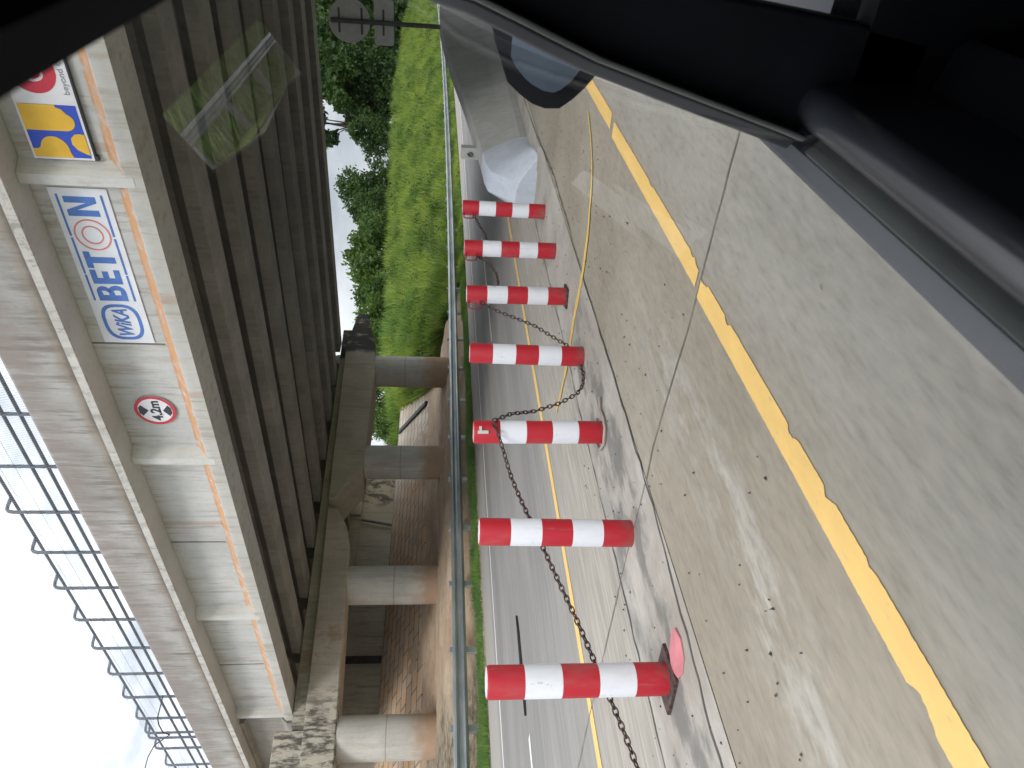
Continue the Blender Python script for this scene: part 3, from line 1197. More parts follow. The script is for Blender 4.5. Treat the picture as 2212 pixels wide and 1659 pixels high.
# oval emblem
m = ring_local(bl, .40, .365, .335, .275, .05, ZT, pw=2.9)
m.build('oval_ring', M['logo_blue'], ban)
text_mesh('WiKA', .30, M['logo_blue'], 'lettering', bl, .15, .26, ZT + .003, shear=.28, bold=.006, target_w=.50).build('lettering', M['logo_blue'], ban)
LB, LH = .175, .40       # letter base and height


def letter(parts):
    m = MB()
    for q in parts:
        k_ = poly_local(bl, q, ZT, .004)
        m.add(k_.v, k_.f)
    return m


def bowl(cx, cy, rx, ry, w):
    o_ = arc(cx, cy, rx, ry, 90, -90, 14)
    i_ = arc(cx, cy, rx - w, ry - w * .8, -90, 90, 14)
    return o_ + i_


b0x = .80
letter([[(b0x, LB), (b0x + .10, LB), (b0x + .10, LB + LH), (b0x, LB + LH)],
        [(b0x + .10, LB + LH - .075), (b0x + .155, LB + LH - .075), (b0x + .155, LB + LH), (b0x + .10, LB + LH)],
        [(b0x + .10, LB + .165), (b0x + .155, LB + .165), (b0x + .155, LB + .24), (b0x + .10, LB + .24)],
        [(b0x + .10, LB), (b0x + .155, LB), (b0x + .155, LB + .075), (b0x + .10, LB + .075)],
        bowl(b0x + .1551, LB + .30, .10, .10, .075), bowl(b0x + .1551, LB + .12, .115, .12, .08)]).build('letter_b', M['logo_blue'], ban)
e0x = 1.10
letter([[(e0x, LB), (e0x + .10, LB), (e0x + .10, LB + LH), (e0x, LB + LH)]] +
       [[(e0x + .10, z), (e0x + w_, z), (e0x + w_, z + .08), (e0x + .10, z + .08)] for z, w_ in ((LB, .24), (LB + .16, .215), (LB + .32, .24))]).build('letter_e', M['logo_blue'], ban)
t0x = 1.37
letter([[(t0x, LB + .315), (t0x + .27, LB + .315), (t0x + .27, LB + LH), (t0x, LB + LH)],
        [(t0x + .085, LB), (t0x + .185, LB), (t0x + .185, LB + .315), (t0x + .085, LB + .315)]]).build('letter_t', M['logo_blue'], ban)
n0x = 2.20
letter([[(n0x, LB), (n0x + .09, LB), (n0x + .09, LB + LH), (n0x, LB + LH)], [(n0x + .20, LB), (n0x + .29, LB), (n0x + .29, LB + LH), (n0x + .20, LB + LH)],
        [(n0x + .0901, LB + LH), (n0x + .1999, LB + .13), (n0x + .1999, LB), (n0x + .0901, LB + .27)]]).build('letter_n', M['logo_blue'], ban)
m = ring_local(bl, 1.91, .36, .245, .235, .022, ZT)
m.build('letter_ring', M['logo_red'], ban)
m = ring_local(bl, 1.91, .36, .145, .14, .02, ZT)
m.build('letter_ring', M['logo_red'], ban)
for yy in (.075, .63):
    m = MB()
    for x0, x1 in ((.80, 1.25), (1.27, 1.86), (1.89, 2.52)):
        q = poly_local(bl, [(x0, yy), (x1, yy), (x1, yy + .028), (x0, yy + .028)], ZT)
        m.add(q.v, q.f)
    m.build('stripe', M['logo_blue'], ban)

# ministry style emblem board: left end t=.79, right end beyond the car roof
pf = face_frame(.79, .16, 5.575)
brd = empty('emblem_board', B(.2, .16, 5.6), 'white board with blue and yellow emblem and red disc on the bridge girder', 'sign board')
poly_local(pf, [(0, 0), (1.75, 0), (1.75, .715), (0, .715)], 0, .02).build('board', M['sign_white'], brd)
mb = MB()
for xx in (.03, 1.7):
    for yy in (-.015,):
        q = poly_local(pf, [(xx - .03, yy - .03), (xx + .03, yy - .03), (xx + .03, yy + .03), (xx - .03, yy + .03)], -.03, .05)
        mb.add(q.v, q.f)
q = poly_local(pf, [(0, -.02), (1.75, -.02), (1.75, 0.0), (0, 0.0)], -.03, .045)
mb.add(q.v, q.f)
mb.build('bracket', M['black'], brd)
ex0, ex1, ey0, ey1 = .03, .70, .03, .685
poly_local(pf, [(ex0, ey0), (ex1, ey0), (ex1, ey1), (ex0, ey1)], .021, .003).build('blue_field', M['em_blue'], brd)
W_, H_ = ex1 - ex0, ey1 - ey0


def em(pts, nm='yellow_shape'):
    return poly_local(pf, [(ex0 + a * W_, ey0 + b * H_) for a, b in pts], .0255, .003)


# yellow shapes as seen on the board (0..1 in the square, y up)
em([(.50, 1.0), (.50, .30)] + arc(.66, .30, .16, .17, 180, 290, 14)[1:] + [(.80, .30), (.96, .36), (1.0, .36), (1.0, 1.0)] if False else
   [(.52, 1.0), (.52, .30)] + arc(.69, .30, .17, .20, 180, 330, 16) + [(.93, .27), (.955, .36), (1.0, .36), (1.0, 1.0)]).build('yellow_shape', M['em_yel'], brd)
em([(0.0, 1.0), (0.0, .31), (.10, .345)] + arc(.16, .60, .25, .25, -80, 80, 18) + [(.20, .86), (.165, .90), (.165, 1.0)]).build('yellow_shape', M['em_yel'], brd)
em([(.06, 0.0)] + [(.08, .06), (.16, .20), (.27, .27), (.38, .26), (.46, .18), (.475, .09), (.46, 0.0)]).build('yellow_shape', M['em_yel'], brd)
m = poly_local(pf, arc(1.10, .40, .27, .27, 0, 360, 40)[:-1], .021, .003)
m.build('red_disc', M['em_red'], brd)
m = ring_local(pf, 1.07, .40, .10, .13, .03, .025, .003, 130, 330)
m.build('white_curl', M['sign_white'], brd)
text_mesh('beyond construction', .10, M['grey_ink'], 'lettering', pf, .83, .045, .022, target_w=.86).build('lettering', M['grey_ink'], brd)

# height limit roundel
hf_ = face_frame(5.29, .18, 5.915)
hs = empty('height_limit_sign', B(5.29, .17, 5.6), 'round red-rimmed 4,2 m height limit sign on the bridge girder', 'traffic sign')
poly_local(hf_, arc(0, 0, .325, .325, 0, 360, 48)[:-1], 0, .012).build('plate', M['sign_white'], hs)
ring_local(hf_, 0, 0, .33, .33, .055, .0125, .004).build('red_rim', M['sign_red'], hs)
poly_local(hf_, [(-.12, .245), (.12, .245), (0, .10)] if False else [(0.0, .105), (.125, .215), (.06, .262), (-.06, .262), (-.125, .215)], .0128, .003).build('black_wedge', M['black'], hs)
poly_local(hf_, [(0.0, -.125), (-.125, -.215), (-.06, -.262), (.06, -.262), (.125, -.215)], .0128, .003).build('black_wedge', M['black'], hs)
text_mesh('4,2m', .23, M['black'], 'lettering', hf_, -.235, -.085, .0135, bold=.007, target_w=.46).build('lettering', M['black'], hs)

# ------------------------------------------------------------------ guardrails


def wbeam(mb, xs, y, zc, side, hs=1.0):
    """W profile beam facing side (-1 faces the camera side)"""
    prof = [(0, -.17), (.05, -.145), (.075, -.10), (.05, -.06), (.0, -.03), (0, .03), (.05, .06), (.075, .10), (.05, .145), (0, .17)]
    full = prof + [(a - .012, b) for a, b in reversed(prof)]
    mb.loft([[(x, y + side * a, zc + b * hs + float(dz(x))) for a, b in full] for x in xs])


rail = empty('guardrail', (14, 16, .15), 'long galvanised guardrail along the far side of the opposite road', 'guardrail')
mb = MB()
wbeam(mb, list(np.concatenate([np.arange(-20, 26, 4.0), np.arange(26, 120, 3.), [150, 200, 260]])), 15.98, .565, -1)
mb.build('beam', M['galv'], rail)
for k in range(-6, 60):
    x = 8.72 + 2.0 * k
    z = float(dz(x))
    mb = MB()
    y = 16.1
    mb.box(x - .075, x + .075, y - .045, y + .06, .0 + z, .80 + z)
    mb.box(x - .03, x + .03, y - .095, y - .047, .47 + z, .66 + z)
    mb.build('post', M['galv'], rail)
rail2 = empty('guardrail', (6, -4.35, .0), 'galvanised guardrail behind the car reflected in its window', 'guardrail')
mb = MB()
wbeam(mb, [-20, -5, 5, 15, 25, 40, 60, 90], -4.35, .60, 1, .62)
mb.build('beam', M['galv'], rail2)
for k in range(0, 16):
    x = 2 + 2.0 * k
    mb = MB()
    mb.box(x - .04, x + .04, -4.5, -4.38, 0, .66)
    mb.build('post', M['pvc'], rail2)

# ------------------------------------------------------------------ concrete barrier


def bsec(x, prof):
    return [(x, y, z + float(dz(x)) * (x > 25)) for y, z in prof]


bar = empty('concrete_barrier', (10, 3.8, 0), 'long sloped concrete median barrier rising behind the bollards', 'barrier')
mb = MB()


def jersey(zt, f=1.0):
    return [(3.46, -.02), (3.47, .12), (3.56, .34), (3.72, zt), (4.02, zt), (4.17, .34), (4.27, .12), (4.28, -.02)]


secs = [bsec(x, jersey(zt)) for x, zt in ((10.75, .655), (11.3, .69), (12.7, .79), (13.5, .85), (15.5, 1.03), (17.9, 1.21), (20, 1.32), (30, 1.34), (60, 1.34), (140, 1.34))]
mb.loft(secs)
mb.build('body', M['barrier'], bar)
mb = MB()
mb.loft([bsec(9.40, [(3.26, -.02), (3.27, .0), (3.5, .16), (3.66, .25), (3.92, .28), (4.02, .22), (4.1, .1), (4.1, -.02)]),
         bsec(9.62, [(3.25, -.02), (3.26, .05), (3.53, .30), (3.68, .36), (3.96, .37), (4.07, .28), (4.16, .1), (4.17, -.02)]),
         bsec(9.95, [(3.33, -.02), (3.34, .09), (3.55, .345), (3.71, .58), (4.0, .60), (4.14, .34), (4.22, .12), (4.23, -.02)]),
         bsec(10.3, [(3.44, -.02), (3.45, .12), (3.555, .345), (3.715, .635), (4.025, .635), (4.175, .345), (4.27, .12), (4.28, -.02)]),
         bsec(10.748, [(3.457, -.02), (3.467, .12), (3.557, .342), (3.717, .657), (4.023, .657), (4.173, .342), (4.273, .12), (4.283, -.02)])])
mb.build('nose', M['barrier_white'], bar, True, .02)
mb = MB()
mb.prism([(9.3, 3.12, -.03), (11.5, 3.17, -.03), (40, 3.2, -.03), (40, 3.47, -.03), (9.3, 3.45, -.03)], (0, 0, .05))
tag(mb.build('barrier_apron', M['median']), kind='structure')

stub = empty('stub_post', (11.62, 4.02, .66), 'short grey concrete stub post with a rusty ring on the barrier end', 'post')
mb = MB()
mb.box(11.50, 11.66, 3.93, 4.11, .64, .945)
mb.build('body', M['barrier'], stub, bevel=.008)
mb = MB()
mb.tube([(11.47 + .0 * k, 4.02 + .03 * math.cos(k * math.pi / 6), .80 + .035 * math.sin(k * math.pi / 6)) for k in range(13)], .009, 6)
mb.tube([(11.49, 4.02, .84), (11.46, 4.02, .84), (11.46, 4.02, .80)], .012, 6)
mb.build('ring', M['rust'], stub, True)

# traffic sign seen from the back, behind the barrier
ts_ = empty('traffic_sign', (19.9, 3.95, 0), 'grey back of a round traffic sign with a small plate below it on a pole', 'traffic sign')
sx_, sy_ = 19.8, 3.82
mb = MB()
mb.cyl(sx_, sy_, 1.2, 3.93, .055, 12)
mb.build('pole', M['signpole'], ts_, True)
# plate normal faces back along the road: plates perpendicular to x, slightly turned
ux = Vector((-.09, .996, 0))
nx_ = Vector((.996, .09, 0))


def splate(pts, x_off, th, mat, name):
    mb = MB()
    c = Vector((sx_, sy_, 0)) + nx_ * x_off
    mb.prism([(c + ux * a + Vector((0, 0, b))) for a, b in pts], nx_ * th)
    return mb.build(name, mat, ts_)


splate(arc(0, 3.50, .50, .50, 0, 360, 48)[:-1], .075, .012, M['signback'], 'round_plate')
rr = []
for (cx, cy, a0) in ((.45, 2.49, -90), (.45, 2.84, 0), (-.45, 2.84, 90), (-.45, 2.49, 180)):
    rr += arc(cx, cy, .06, .06, a0, a0 + 90, 5)
splate(rr, .075, .012, M['signback'], 'small_plate')
for zc, w in ((3.74, .27), (3.2, .29), (2.68, .29)):
    splate([(-w, zc - .025), (w, zc - .025), (w, zc + .025), (-w, zc + .025)], .045, .028, M['signpole'], 'bracket')

# ------------------------------------------------------------------ bollards
BX = [(2.21, 3.62), (3.24, 3.6), (4.30, 3.63), (5.32, 3.62), (6.38, 3.62), (7.36, 3.61), (8.42, 3.61)]
BL = ['red and white bollard nearest the camera beside the pink plastic flap',
      'scuffed red and white bollard second from the near end of the chained row',
      'red and white bollard with a silver bracket and chain hook near its top',
      'middle red and white bollard of the row with chain slack at its foot',
      'red and white bollard third from the concrete barrier with a chain on its handle',
      'red and white bollard second from the concrete barrier nose',
      'farthest red and white bollard standing against the white barrier nose']


def make_bollard():
    r = empty('bollard', (0, 0, 0), BL[0], 'bollard', 'red and white bollards along the median')
    mb = MB()
    n = 28
    secs = []
    for z, q in ((.0, .088), (.985, .088), (.997, .084), (1.0, .078)):
        secs.append([(q * math.cos(a), q * math.sin(a), z) for a in [2 * math.pi * k / n for k in range(n)]])
    mb.loft(secs)
    mb.build('tube', M['bollard'], r, True)
    return r


def add_base(r, s):
    x, y = r.location.x, r.location.y
    mb = MB()
    mb.obox((x, y, .012), (s * .75, .02, 0), (-.02, s * .75, 0), (0, 0, .012))
    mb.build('base_plate', M['rust'], r)


def add_handle(r):
    x, y = r.location.x, r.location.y
    mb = MB()
    mb.tube([(x - .07, y + .03, .985), (x - .17, y + .05, .985), (x - .185, y + .053, .97), (x - .185, y + .053, .89), (x - .17, y + .05, .875), (x - .07, y + .03, .875)], .008, 6)
    mb.build('handle', M['reddark'], r, True)


b0 = make_bollard()
bol = [b0]
for i in range(1, 7):
    bol.append(copy_tree(b0))
for b, (x, y), l in zip(bol, BX, BL):
    b.location = (x, y, 0.004)
    b['label'] = l
    b.rotation_euler = (rad(random.uniform(-.9, .9)), rad(random.uniform(-1.0, 1.0)), 0)
add_base(bol[0], .17)
add_base(bol[4], .13)
for i in (4, 5, 6):
    add_handle(bol[i])
# hook bracket on the third bollard, camera side
x, y = BX[2]
dirc = Vector((-x, -y, 0)).normalized()
sdv = Vector((-dirc.y, dirc.x, 0))
c = Vector((x, y, 0)) + dirc * .09
mb = MB()
mb.obox(c + Vector((0, 0, .935)), sdv * .012, dirc * .008, Vector((0, 0, .04)))
mb.obox(c + sdv * .025 + Vector((0, 0, .955)), sdv * .018, dirc * .006, Vector((0, 0, .01)))
mb.build('bracket', M['signback'], bol[2])


# ------------------------------------------------------------------ chains
def chain(name, pts, label):
    P = [Vector(p) for p in pts]
    # resample
    seg = [0]
    for a, b in zip(P, P[1:]):
        seg.append(seg[-1] + (b - a).length)
    L = seg[-1]
    pitch = .042
    n = int(L / pitch)

    def at(s):
        s = min(max(s, 0), L)
        for i in range(len(P) - 1):
            if s <= seg[i + 1] or i == len(P) - 2:
                t = (s - seg[i]) / max(1e-6, seg[i + 1] - seg[i])
                return P[i].lerp(P[i + 1], t)
    mb = MB()
    for k in range(n):
        a, b = at(k * pitch), at((k + 1) * pitch)
        c = (a + b) / 2
        t = (b - a).normalized()
        u = t.cross(Vector((0, 0, 1)))
        u = u.normalized() if u.length > .01 else Vector((1, 0, 0))
        v = t.cross(u)
        w = (u + v).normalized() if k % 2 else (u - v).normalized()
        ring = []
        for j in range(11):
            q = 2 * math.pi * j / 10
            ring.append(c + t * (.029 * math.cos(q)) + w * (.0145 * math.sin(q)))
        mb.tube(ring, .0050, 5, False)
    o = mb.build(name, M['rust'], None, True)
    return tag(o, label, 'chain', 'rusty chains between the bollards')


YC = 3.70
chain('chain', [(8.33, 3.66, .86), (8.13, YC, .80), (7.94, YC, .75), (7.7, YC, .73), (7.44, YC - .02, .75)], 'rusty chain sagging between the two bollards nearest the barrier')
chain('chain', [(7.26, 3.66, .86), (7.3, YC, .81), (7.16, YC, .72), (6.95, YC, .67), (6.77, YC, .66), (6.6, YC, .69), (6.46, YC - .03, .74)], 'rusty chain sagging between the second and third bollards from the barrier')
chain('chain', [(6.28, 3.66, .86), (6.18, YC, .69), (6.06, YC, .52), (5.94, YC, .36), (5.8, YC, .25), (5.68, YC, .15), (5.55, 3.68, .07), (5.4, 3.7, .04), (5.24, 3.66, .03), (5.1, 3.66, .025), (4.96, 3.66, .05),
                (4.83, 3.66, .12), (4.7, 3.66, .28), (4.56, 3.64, .51), (4.44, 3.57, .71), (4.30, 3.53, .86)], 'long rusty chain drooping to the ground at the foot of the middle bollard')
chain('chain', [(4.27, 3.53, .86), (4.2, 3.55, .83), (4.05, 3.63, .785), (3.9, 3.70, .745), (3.72, YC + .02, .70), (3.52, YC + .02, .65), (3.28, 3.73, .585), (2.98, 3.73, .51), (2.67, 3.73, .43), (2.4, 3.73, .37), (2.17, 3.73, .32),
                (1.96, 3.72, .28), (1.78, 3.72, .25), (1.4, 3.7, .22), (1.15, 3.66, .22)], 'rusty chain running down behind the two nearest bollards')

# bits lying about
mb = MB()
pts = [(2.33, 3.36), (2.30, 3.29), (2.22, 3.265), (2.13, 3.30), (2.09, 3.38), (2.11, 3.455), (2.19, 3.50), (2.28, 3.47)]
top = [Vector((x, y, .012 + .005 * math.sin(i * 1.3))) for i, (x, y) in enumerate(pts)]
cen = Vector((2.205, 3.38, .02))
V = [cen] + top + [Vector((p.x, p.y, .006)) for p in top]
n = len(pts)
mb.add(V, [(0, 1 + i, 1 + (i + 1) % n) for i in range(n)] + [(1 + i, 1 + n + i, 1 + n + (i + 1) % n, 1 + (i + 1) % n) for i in range(n)])
o = mb.build('plastic_flap', M['redplast'], None, True)  # low, flat pink-red patch beside the nearest bollard
tag(o, 'faded pink-red plastic flap lying at the foot of the nearest bollard', 'debris')
mb = MB()
pr = [(6.75, 9.28), (6.45, 9.24), (6.1, 9.25), (5.5, 9.27), (5.2, 9.31), (5.5, 9.34), (6.0, 9.335), (6.4, 9.31)]
mb.prism([(x, y, .005) for x, y in pr], (0, 0, .03))
tag(mb.build('rubber_strip', M['dark']), 'dark torn strip of tyre rubber lying on the opposite lane', 'debris')
mb = MB()
pr = [(4.5, 3.44), (4.42, 3.5), (4.3, 3.48), (4.2, 3.5), (4.15, 3.62), (4.22, 3.74), (4.33, 3.78), (4.42, 3.72), (4.46, 3.62)]
pr2 = [Vector((x, y, .022)) for x, y in pr]
mb.tube(pr2, .012, 6)
tag(mb.build('wire_loop', plain('pale_old_rope', (.36, .31, .27), .8)), 'pale loop of old rope lying round the bracketed bollard foot', 'rope')
# litter and grit: uncountable specks on the concrete
n = 300
X = rng.uniform(.8, 9.3, n)
Y = rng.uniform(1.9, 4.4, n) ** 1.0
S = rng.uniform(.002, .0075, n)
V, F = [], []
for x, y, s in zip(X, Y, S):
    b = len(V)
    a = rng.uniform(0, 6.28)
    for k in range(4):
        V.append((x + s * (1.6 if k % 2 else .8) * math.cos(a + k * 1.57), y + s * (1.6 if k % 2 else .8) * math.sin(a + k * 1.57), .004))
    V.append((x, y, .008 + s * .9))
    F += [(b, b + 1, b + 4), (b + 1, b + 2, b + 4), (b + 2, b + 3, b + 4), (b + 3, b, b + 4)]
mb = MB()
mb.add(V, F)
tag(mb.build('road_grit', M['rust']), 'dark grit scattered over the median and road concrete', 'grit', kind='stuff')


# ------------------------------------------------------------------ trees
def crown_mesh(name, n, lobes, leaf, mat, seed):
    g = np.random.default_rng(seed)
    lob = np.array(lobes, float)          # x y z r
    w = lob[:, 3] ** 2
    idx = g.choice(len(lob), n, p=w / w.sum())
    dv = g.normal(size=(n, 3))
    dv /= np.linalg.norm(dv, axis=1)[:, None]
    rr_ = g.uniform(.25, 1.0, n) ** .5 * (1 + .22 * np.sin(dv[:, 0] * 9 + idx) * np.sin(dv[:, 2] * 8 + dv[:, 1] * 7))
    p = lob[idx, :3] + dv * (lob[idx, 3] * rr_)[:, None] * np.array([1, 1, .8])
    keep = np.sin(p[:, 0] * 2.6 + 3 * np.sin(p[:, 1] * 1.4)) * np.sin(p[:, 2] * 2.9 + p[:, 1] * 1.7) > -.55
    p = p[keep]
    n = len(p)
    u = g.normal(size=(n, 3))
    u /= np.linalg.norm(u, axis=1)[:, None]
    v = np.cross(u, g.normal(size=(n, 3)))
    v /= np.linalg.norm(v, axis=1)[:, None]
    s = leaf * g.uniform(.5, 1.25, n)[:, None]
    V = np.stack([p - u * s, p + v * s * .55, p + u * s, p - v * s * .55], 1).reshape(-1, 3)
    F = np.arange(4 * n).reshape(-1, 4)
    return quick(name, V, F, mat)


def make_tree(name, H, R, n, leaf, seed, label, mat, sparse=False, bare=.35):
    rs = random.Random(seed)
    r = empty(name, (0, 0, 0), label, 'tree' if name != 'shrub' else 'shrub')
    lobes = []
    branches = []
    nl = 13 if not sparse else 9
    for k in range(nl):
        a = rs.uniform(0, 6.28)
        hz_ = H * (bare + (1 - bare) * (k + .6) / nl)
        prof = math.sin(math.pi * min(1, max(.12, (hz_ / H - bare * .7) / (1.06 - bare * .7)))) ** .6
        d_ = R * prof * rs.uniform(.35, .8)
        q = R * rs.uniform(.30, .48) * (1 if not sparse else .75)
        lobes.append((d_ * math.cos(a), d_ * math.sin(a), hz_ - q * .4, q))
        branches.append((d_ * math.cos(a) * .9, d_ * math.sin(a) * .9, hz_ - q * .4))
    lobes.append((0, 0, H * .9, R * .35))
    mb = MB()
    tr = .022 * H
    mb.tube([(0, 0, -.6), (rs.uniform(-.1, .1), 0, H * .25), (rs.uniform(-.3, .3), rs.uniform(-.3, .3), H * .55), (rs.uniform(-.3, .3), 0, H * .85)], [tr * 1.2, tr, tr * .65, tr * .2], 8)
    for bx, by, bz in branches:
        z0 = max(H * .15, bz * .55)
        mb.tube([(0, 0, z0), (bx * .5, by * .5, z0 + (bz - z0) * .65), (bx, by, bz)], [tr * .4, tr * .25, tr * .08], 5)
    mb.build('trunk', M['bark'], r, True)
    me = crown_mesh('crown', n, lobes, leaf, mat, seed)
    c = bpy.data.objects.new('crown', me)
    COL.objects.link(c)
    c.parent = r
    return r


protoA = make_tree('tree', 15, 7, 17000, .36, 11, 'tall dark leafy tree behind the traffic sign at the right', M['leafA'], bare=.12)
protoB = make_tree('tree', 13, 6, 14000, .34, 23, 'dark leafy tree', M['leafA'], bare=.15)
protoC = make_tree('tree', 12, 4.6, 4600, .30, 31, 'thin open tree showing sky through its branches', M['leafA'], True, .25)
protoD = make_tree('tree', 6, 3.8, 8000, .20, 47, 'small rounded tree', M['leafA'], bare=.05)
protoS = make_tree('shrub', 2.6, 2.4, 4200, .16, 53, 'leafy shrub', M['leafB'], bare=0.0)


def put(proto, ratio, y, s, rot, label, zs=1.0, used=[]):
    o = proto if proto not in used else copy_tree(proto)
    used.append(proto)
    x = ratio * y
    o.location = (x, y, float(bank(x, y)) - .1)
    o.scale = (s, s, s * zs)
    o.rotation_euler = (0, 0, rad(rot))
    o['label'] = label
    o['group'] = 'trees and shrubs along the crest of the bank'
    return o


put(protoA, 6.5, 29, 1.5, 10, 'tall dark tree at the far right end of the crest, half hidden by the car')
put(protoB, 5.5, 29, 1.65, 60, 'dark bushy tree directly behind the round traffic sign back')
put(protoA, 4.75, 30, 1.4, 140, 'broad dark tree just left of the traffic sign')
put(protoB, 4.1, 30, 1.4, 200, 'dense dark tree second to the left of the traffic sign')
put(protoB, 3.85, 30, .95, 250, 'rounded dark tree between the dense trees and the airy tree')
put(protoC, 3.72, 31, 1.35, 20, 'airy tree with sky showing through it left of the dense trees')
put(protoB, 3.5, 33, .75, 280, 'low dark tree under the airy tree')
put(protoC, 3.15, 33, 1.15, 100, 'thin tree with bare branches beside the bridge edge')
put(protoD, 2.98, 34, .95, 40, 'small dark tree at the foot of the thin tree')
put(protoD, 2.45, 34, 1.08, 0, 'rounded tree standing alone in the open sky gap')
put(protoD, 2.27, 33, .8, 120, 'smaller rounded tree touching the left side of the lone tree')
put(protoS, 2.62, 32, .8, 30, 'green shrub on the crest right of the lone rounded tree')
put(protoS, 2.12, 31, 1.3, 0, 'wide green shrub on the crest left of the rounded trees')
put(protoS, 1.98, 31, 1.6, 70, 'tallest shrub on the crest above the grass slope')
put(protoS, 1.85, 31, 1.35, 130, 'green shrub on the crest above the third and fourth bollards')
put(protoS, 1.72, 31, 1.2, 200, 'low shrub on the crest right of the pier cap end')
put(protoS, 1.60, 31, 1.1, 250, 'low shrub on the crest just under the pier cap end')
put(protoS, 1.50, 31, .95, 310, 'small shrub on the crest beside the rightmost column')
put(protoS, 1.30, 30, .9, 90, 'small shrub seen between the two right columns')
put(protoS, 1.20, 30, .6, 45, 'smaller shrub seen between the two right columns near the left one')
# leafy weeds growing all through the grass slope
g2 = np.random.default_rng(91)
lob = []
for k in range(330):
    x = 28 + 95 * g2.uniform() ** 1.9
    y = g2.uniform(17.4, 26.5)
    if x < pav_edge(y) + .6:
        continue
    lob.append((x, y, float(bank(x, y)) + .1, g2.uniform(.3, .95) * (1.4 if g2.uniform() > .8 else 1)))
me = crown_mesh('leafy_weeds', 60000, lob, .10, M['leafB'], 92)
o = bpy.data.objects.new('leafy_weeds', me)
COL.objects.link(o)
tag(o, 'darker leafy weeds spread through the grass slope', 'weeds', kind='stuff')
# trees behind the camera side, seen only in the mirror
put(protoB, -1.2, 30, 1.0, 15, 'dark tree far behind the car on the left bank')

# ------------------------------------------------------------------ car
car = empty('car', (.4, -.5, 0), 'dark car interior with side window, pillar and door mirror framing the view', 'car')
# glass profile (z -> y): strongly tilted at the top, upright at the belt
GP = [(1.50, .0890), (1.42, .1295), (1.385, .1470), (1.30, .185), (1.2, .224), (1.1, .254), (1.0, .281), (.85, .313), (.70, .338), (.60, .350)]


def gy_(z):
    return float(np.interp(z, [a for a, b in GP][::-1], [b for a, b in GP][::-1]))


mb = MB()
gx0, gx1 = -.05, 1.06
secs = []
zs = [1.50, 1.385] + list(np.linspace(1.34, .66, 12))
for z in zs:
    y = gy_(z)
    secs.append([(gx0, y, z), (gx1, y, z), (gx1, y + .004, z + .001), (gx0, y + .004, z + .001)])
mb.loft(secs)
mb.build('window_pane', M['pane'], car)


def phi(z_, deg):
    """y for a given height on the sight line at elevation angle deg"""
    return (z_ - CAMZ) / math.tan(rad(deg))


def yz(deg, y):
    return (y, CAMZ + y * math.tan(rad(deg)))


# door: outer skin, belt, seals and soft inner top, extruded along the car
X0, X1 = -1.3, 1.07


def lon(name, prof, mat, x0=X0, x1=X1, smooth=True, bevel=0):
    mb = MB()
    mb.loft([[(x, y, z) for y, z in prof] for x in np.linspace(x0, x1, 6)])
    return mb.build(name, mat, car, smooth, bevel)


a1 = yz(-55.3, .385)
lon('door_skin', [a1, (a1[0] - .010, a1[1] + .006), yz(-57.6, .352), (.33, .66), (.33, .30), (.42, .30), (.425, .55)], M['belt'], x1=1.35)
b1 = yz(-58.0, .345)
lon('window_seal', [b1, yz(-57.75, .353), (.355, .69), (.30, .66), yz(-60.2, .326)], M['chrome'])
lon('window_seal', [yz(-58.9, .338), yz(-58.7, .343), (.335, .70), (.325, .70)], M['seal'])
prof = [(.2885 + .034 * math.cos(rad(a)), .738 + .034 * math.sin(rad(a))) for a in range(5, 168, 7)] + [(.246, .60), (.24, .45), (.215, .30), (.33, .30), (.328, .69)]
lon('door_trim', prof, M['trim_top'], x1=1.16)
lon('armrest', [(.25, .60), (.19, .585), (.175, .57), (.18, .53), (.25, .50)], M['trim'])
# front pillar: a wall across the line of sight just ahead of the window
PX = 1.075


def pil(name, pts, th, mat, x=PX, bevel=.006):
    mb = MB()
    mb.prism([(x, y, z) for y, z in pts], (th, 0, 0))
    return mb.build(name, mat, car, False, bevel)


# pillar edge in the plane x = 1.075 (y, z), from roof to belt
E0 = [(.150, 1.56)] + [(0.1636, 1.3531), (0.1776, 1.3188), (0.1871, 1.2782), (0.2095, 1.2184), (0.2308, 1.1635), (0.2517, 1.1073), (0.2794, 1.0099), (0.3063, 0.9136), (0.3322, 0.8212), (0.3448, 0.7799)]
pil('pillar', E0 + [(.3365, .755), (.30, .60), (.19, .60), (.1745, .70), (.1705, .72), (.152, .895), (.145, 1.0), (-.03, 1.0), (-.03, 1.56)], .05, M['trim'], PX + .03)
mb = MB()
mb.box(PX + .03, PX + .08, -.1, .25, .3, .70)
mb.build('pillar_base', M['trim'], car)
edge_out = [(y + .004, z) for y, z in E0]
pil('window_frame', edge_out + [(y - .011, z - .012) for y, z in reversed(E0)], .03, M['frame'], PX + .012, .003)
pil('window_frame', [(y - .0135, z - .014) for y, z in E0] + [(y - .0195, z - .024) for y, z in reversed(E0)], .03, M['chrome'], PX - .004, .003)
# added dark cabin front wall; windscreen gap shaped for the reflection in the side window
hole = [(-.062, 1.448), (-.030, 1.385), (-.018, 1.335), (-.075, 1.335), (-.155, 1.30), (-.215, 1.303), (-.26, 1.36), (-.245, 1.447), (-.16, 1.452)]
mb = MB()
FX = 1.16
outer_top = 1.56
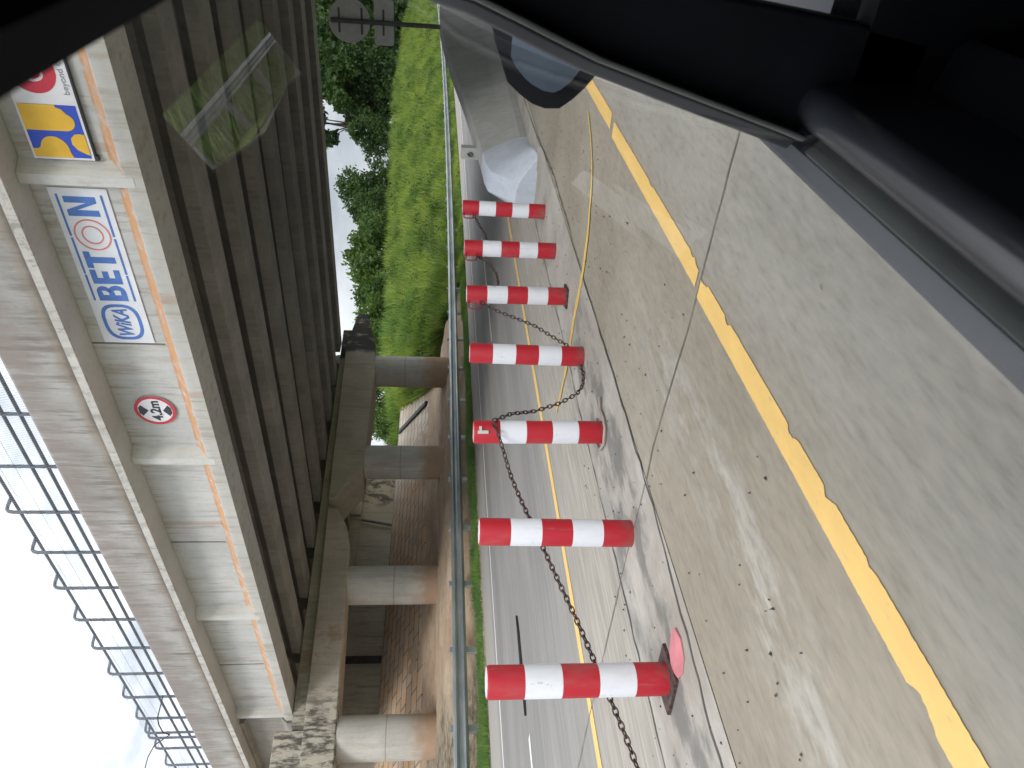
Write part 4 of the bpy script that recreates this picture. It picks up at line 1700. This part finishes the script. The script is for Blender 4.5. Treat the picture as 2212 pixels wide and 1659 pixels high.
# strips around the hole
mb.box(FX, FX + .03, -1.4, -.27, .3, outer_top)
mb.box(FX, FX + .03, -.27, .10, 1.4535, outer_top)
mb.box(FX, FX + .03, -.27, .10, .3, 1.2995)
mb.build('front_panel', M['trim'], car)
mb = MB()
mb.prism([(FX, .10, 1.4535), (FX, -.062, 1.4535), (FX, -.030, 1.385), (FX, -.018, 1.335), (FX, -.075, 1.335), (FX, -.155, 1.2995), (FX, .10, 1.2995)], (.03, 0, 0))
mb.build('front_seat', M['trim'], car)  # added panel piece bounding the gap that the side window reflects
# roof, far side, rear wall, floor
mb = MB()
mb.loft([[(x, .055, 1.435), (x, .081, 1.452), (x, .083, 1.462), (x, .078, 1.53), (x, -1.4, 1.60), (x, -1.4, 1.52), (x, -.1, 1.5), (x, 0.0, 1.47)] for x in (-1.3, 1.2)])
mb.build('roof', M['roofcloth'], car, True)
mb = MB()
mb.box(-1.3, 1.2, -1.45, -1.4, .3, 1.6)
mb.box(-1.35, -1.3, -1.4, .12, .3, 1.56)
mb.box(-1.35, -1.3, .12, .33, .3, 1.35)
mb.box(-1.3, 1.2, -1.4, .33, .25, .3)
mb.box(-1.3, -.06, .06, .10, 1.3, 1.56)
mb.build('cabin_shell', M['trim'], car)
# nose of the car ahead of the cabin
mb = MB()
mb.loft([[(x, y, z) for y, z in ((.30, .30), (.33, .55), (.30, zt - .06), (.2, zt), (-1.25, zt), (-1.37, zt - .06), (-1.40, .55), (-1.37, .30))] for x, zt in ((1.2, .72), (1.7, .71), (2.2, .66), (2.35, .55))])
mb.build('bonnet', M['belt'], car, True)
for (wx, wy) in ((1.75, .24), (1.75, -1.31), (-.85, .24), (-.85, -1.31)):
    mb = MB()
    mb.loft([[(wx + r_ * math.cos(q), wy + dy, .31 + r_ * math.sin(q)) for q in [2 * math.pi * k / 28 for k in range(28)]] for dy, r_ in ((-.09, .27), (-.08, .31), (.07, .31), (.085, .27))])
    w = mb.build('wheel', M['dark'], car, True)
    mb = MB()
    mb.loft([[(wx + r_ * math.cos(q), wy + dy, .31 + r_ * math.sin(q)) for q in [2 * math.pi * k / 20 for k in range(20)]] for dy, r_ in ((-.095, .19), (.09, .19))])
    mb.build('rim', M['galv'], w, True)
# door mirror in the plane x ~ 1.75 (y, z)
MX = 1.72
k = MX / 1.75
outl = [(.335, 1.195), (.36, 1.188), (.40, 1.172), (.443, 1.155), (.468, 1.125), (.487, 1.095), (.496, 1.065), (.494, 1.030), (.470, 1.000), (.443, .975), (.415, .955), (.335, .925)]
glass_o = [(.335, 1.178), (.355, 1.168), (.388, 1.152), (.410, 1.138), (.430, 1.118), (.442, 1.100), (.453, 1.074), (.455, 1.052), (.447, 1.036), (.428, 1.016), (.40, .998), (.335, .975)]


def scl(pts, s=1.0, k=k):
    return [(y * k, CAMZ + (z - CAMZ) * k) for y, z in pts]


mb = MB()
P = scl(outl)
cy_, cz_ = .40, 1.06
secs = []
for dx, s in ((.0, 1.0), (.02, 1.015), (.06, .98), (.11, .85), (.14, .6)):
    secs.append([(MX + dx, cy_ + (y - cy_) * s, cz_ + (z - cz_) * s) for y, z in P])
mb.loft(secs)
mir = mb.build('door_mirror', M['gloss'], car, True)
mb = MB()
mb.prism([(MX - .004 - (z - cz_ - .1) * .0 + (z - cz_) * .19 - .012, y, z) for y, z in scl(glass_o)], (-.002, 0, 0))
mb.build('mirror_glass', M['mirror'], mir)
mb = MB()
mb.loft([[(x, y, z) for x, z in ((1.5, .70), (1.75, .70), (1.78, zz), (1.70, zz))] for y, zz in ((.33, .95), (.40, .97))])
mb.build('mirror_arm', M['seal'], mir)
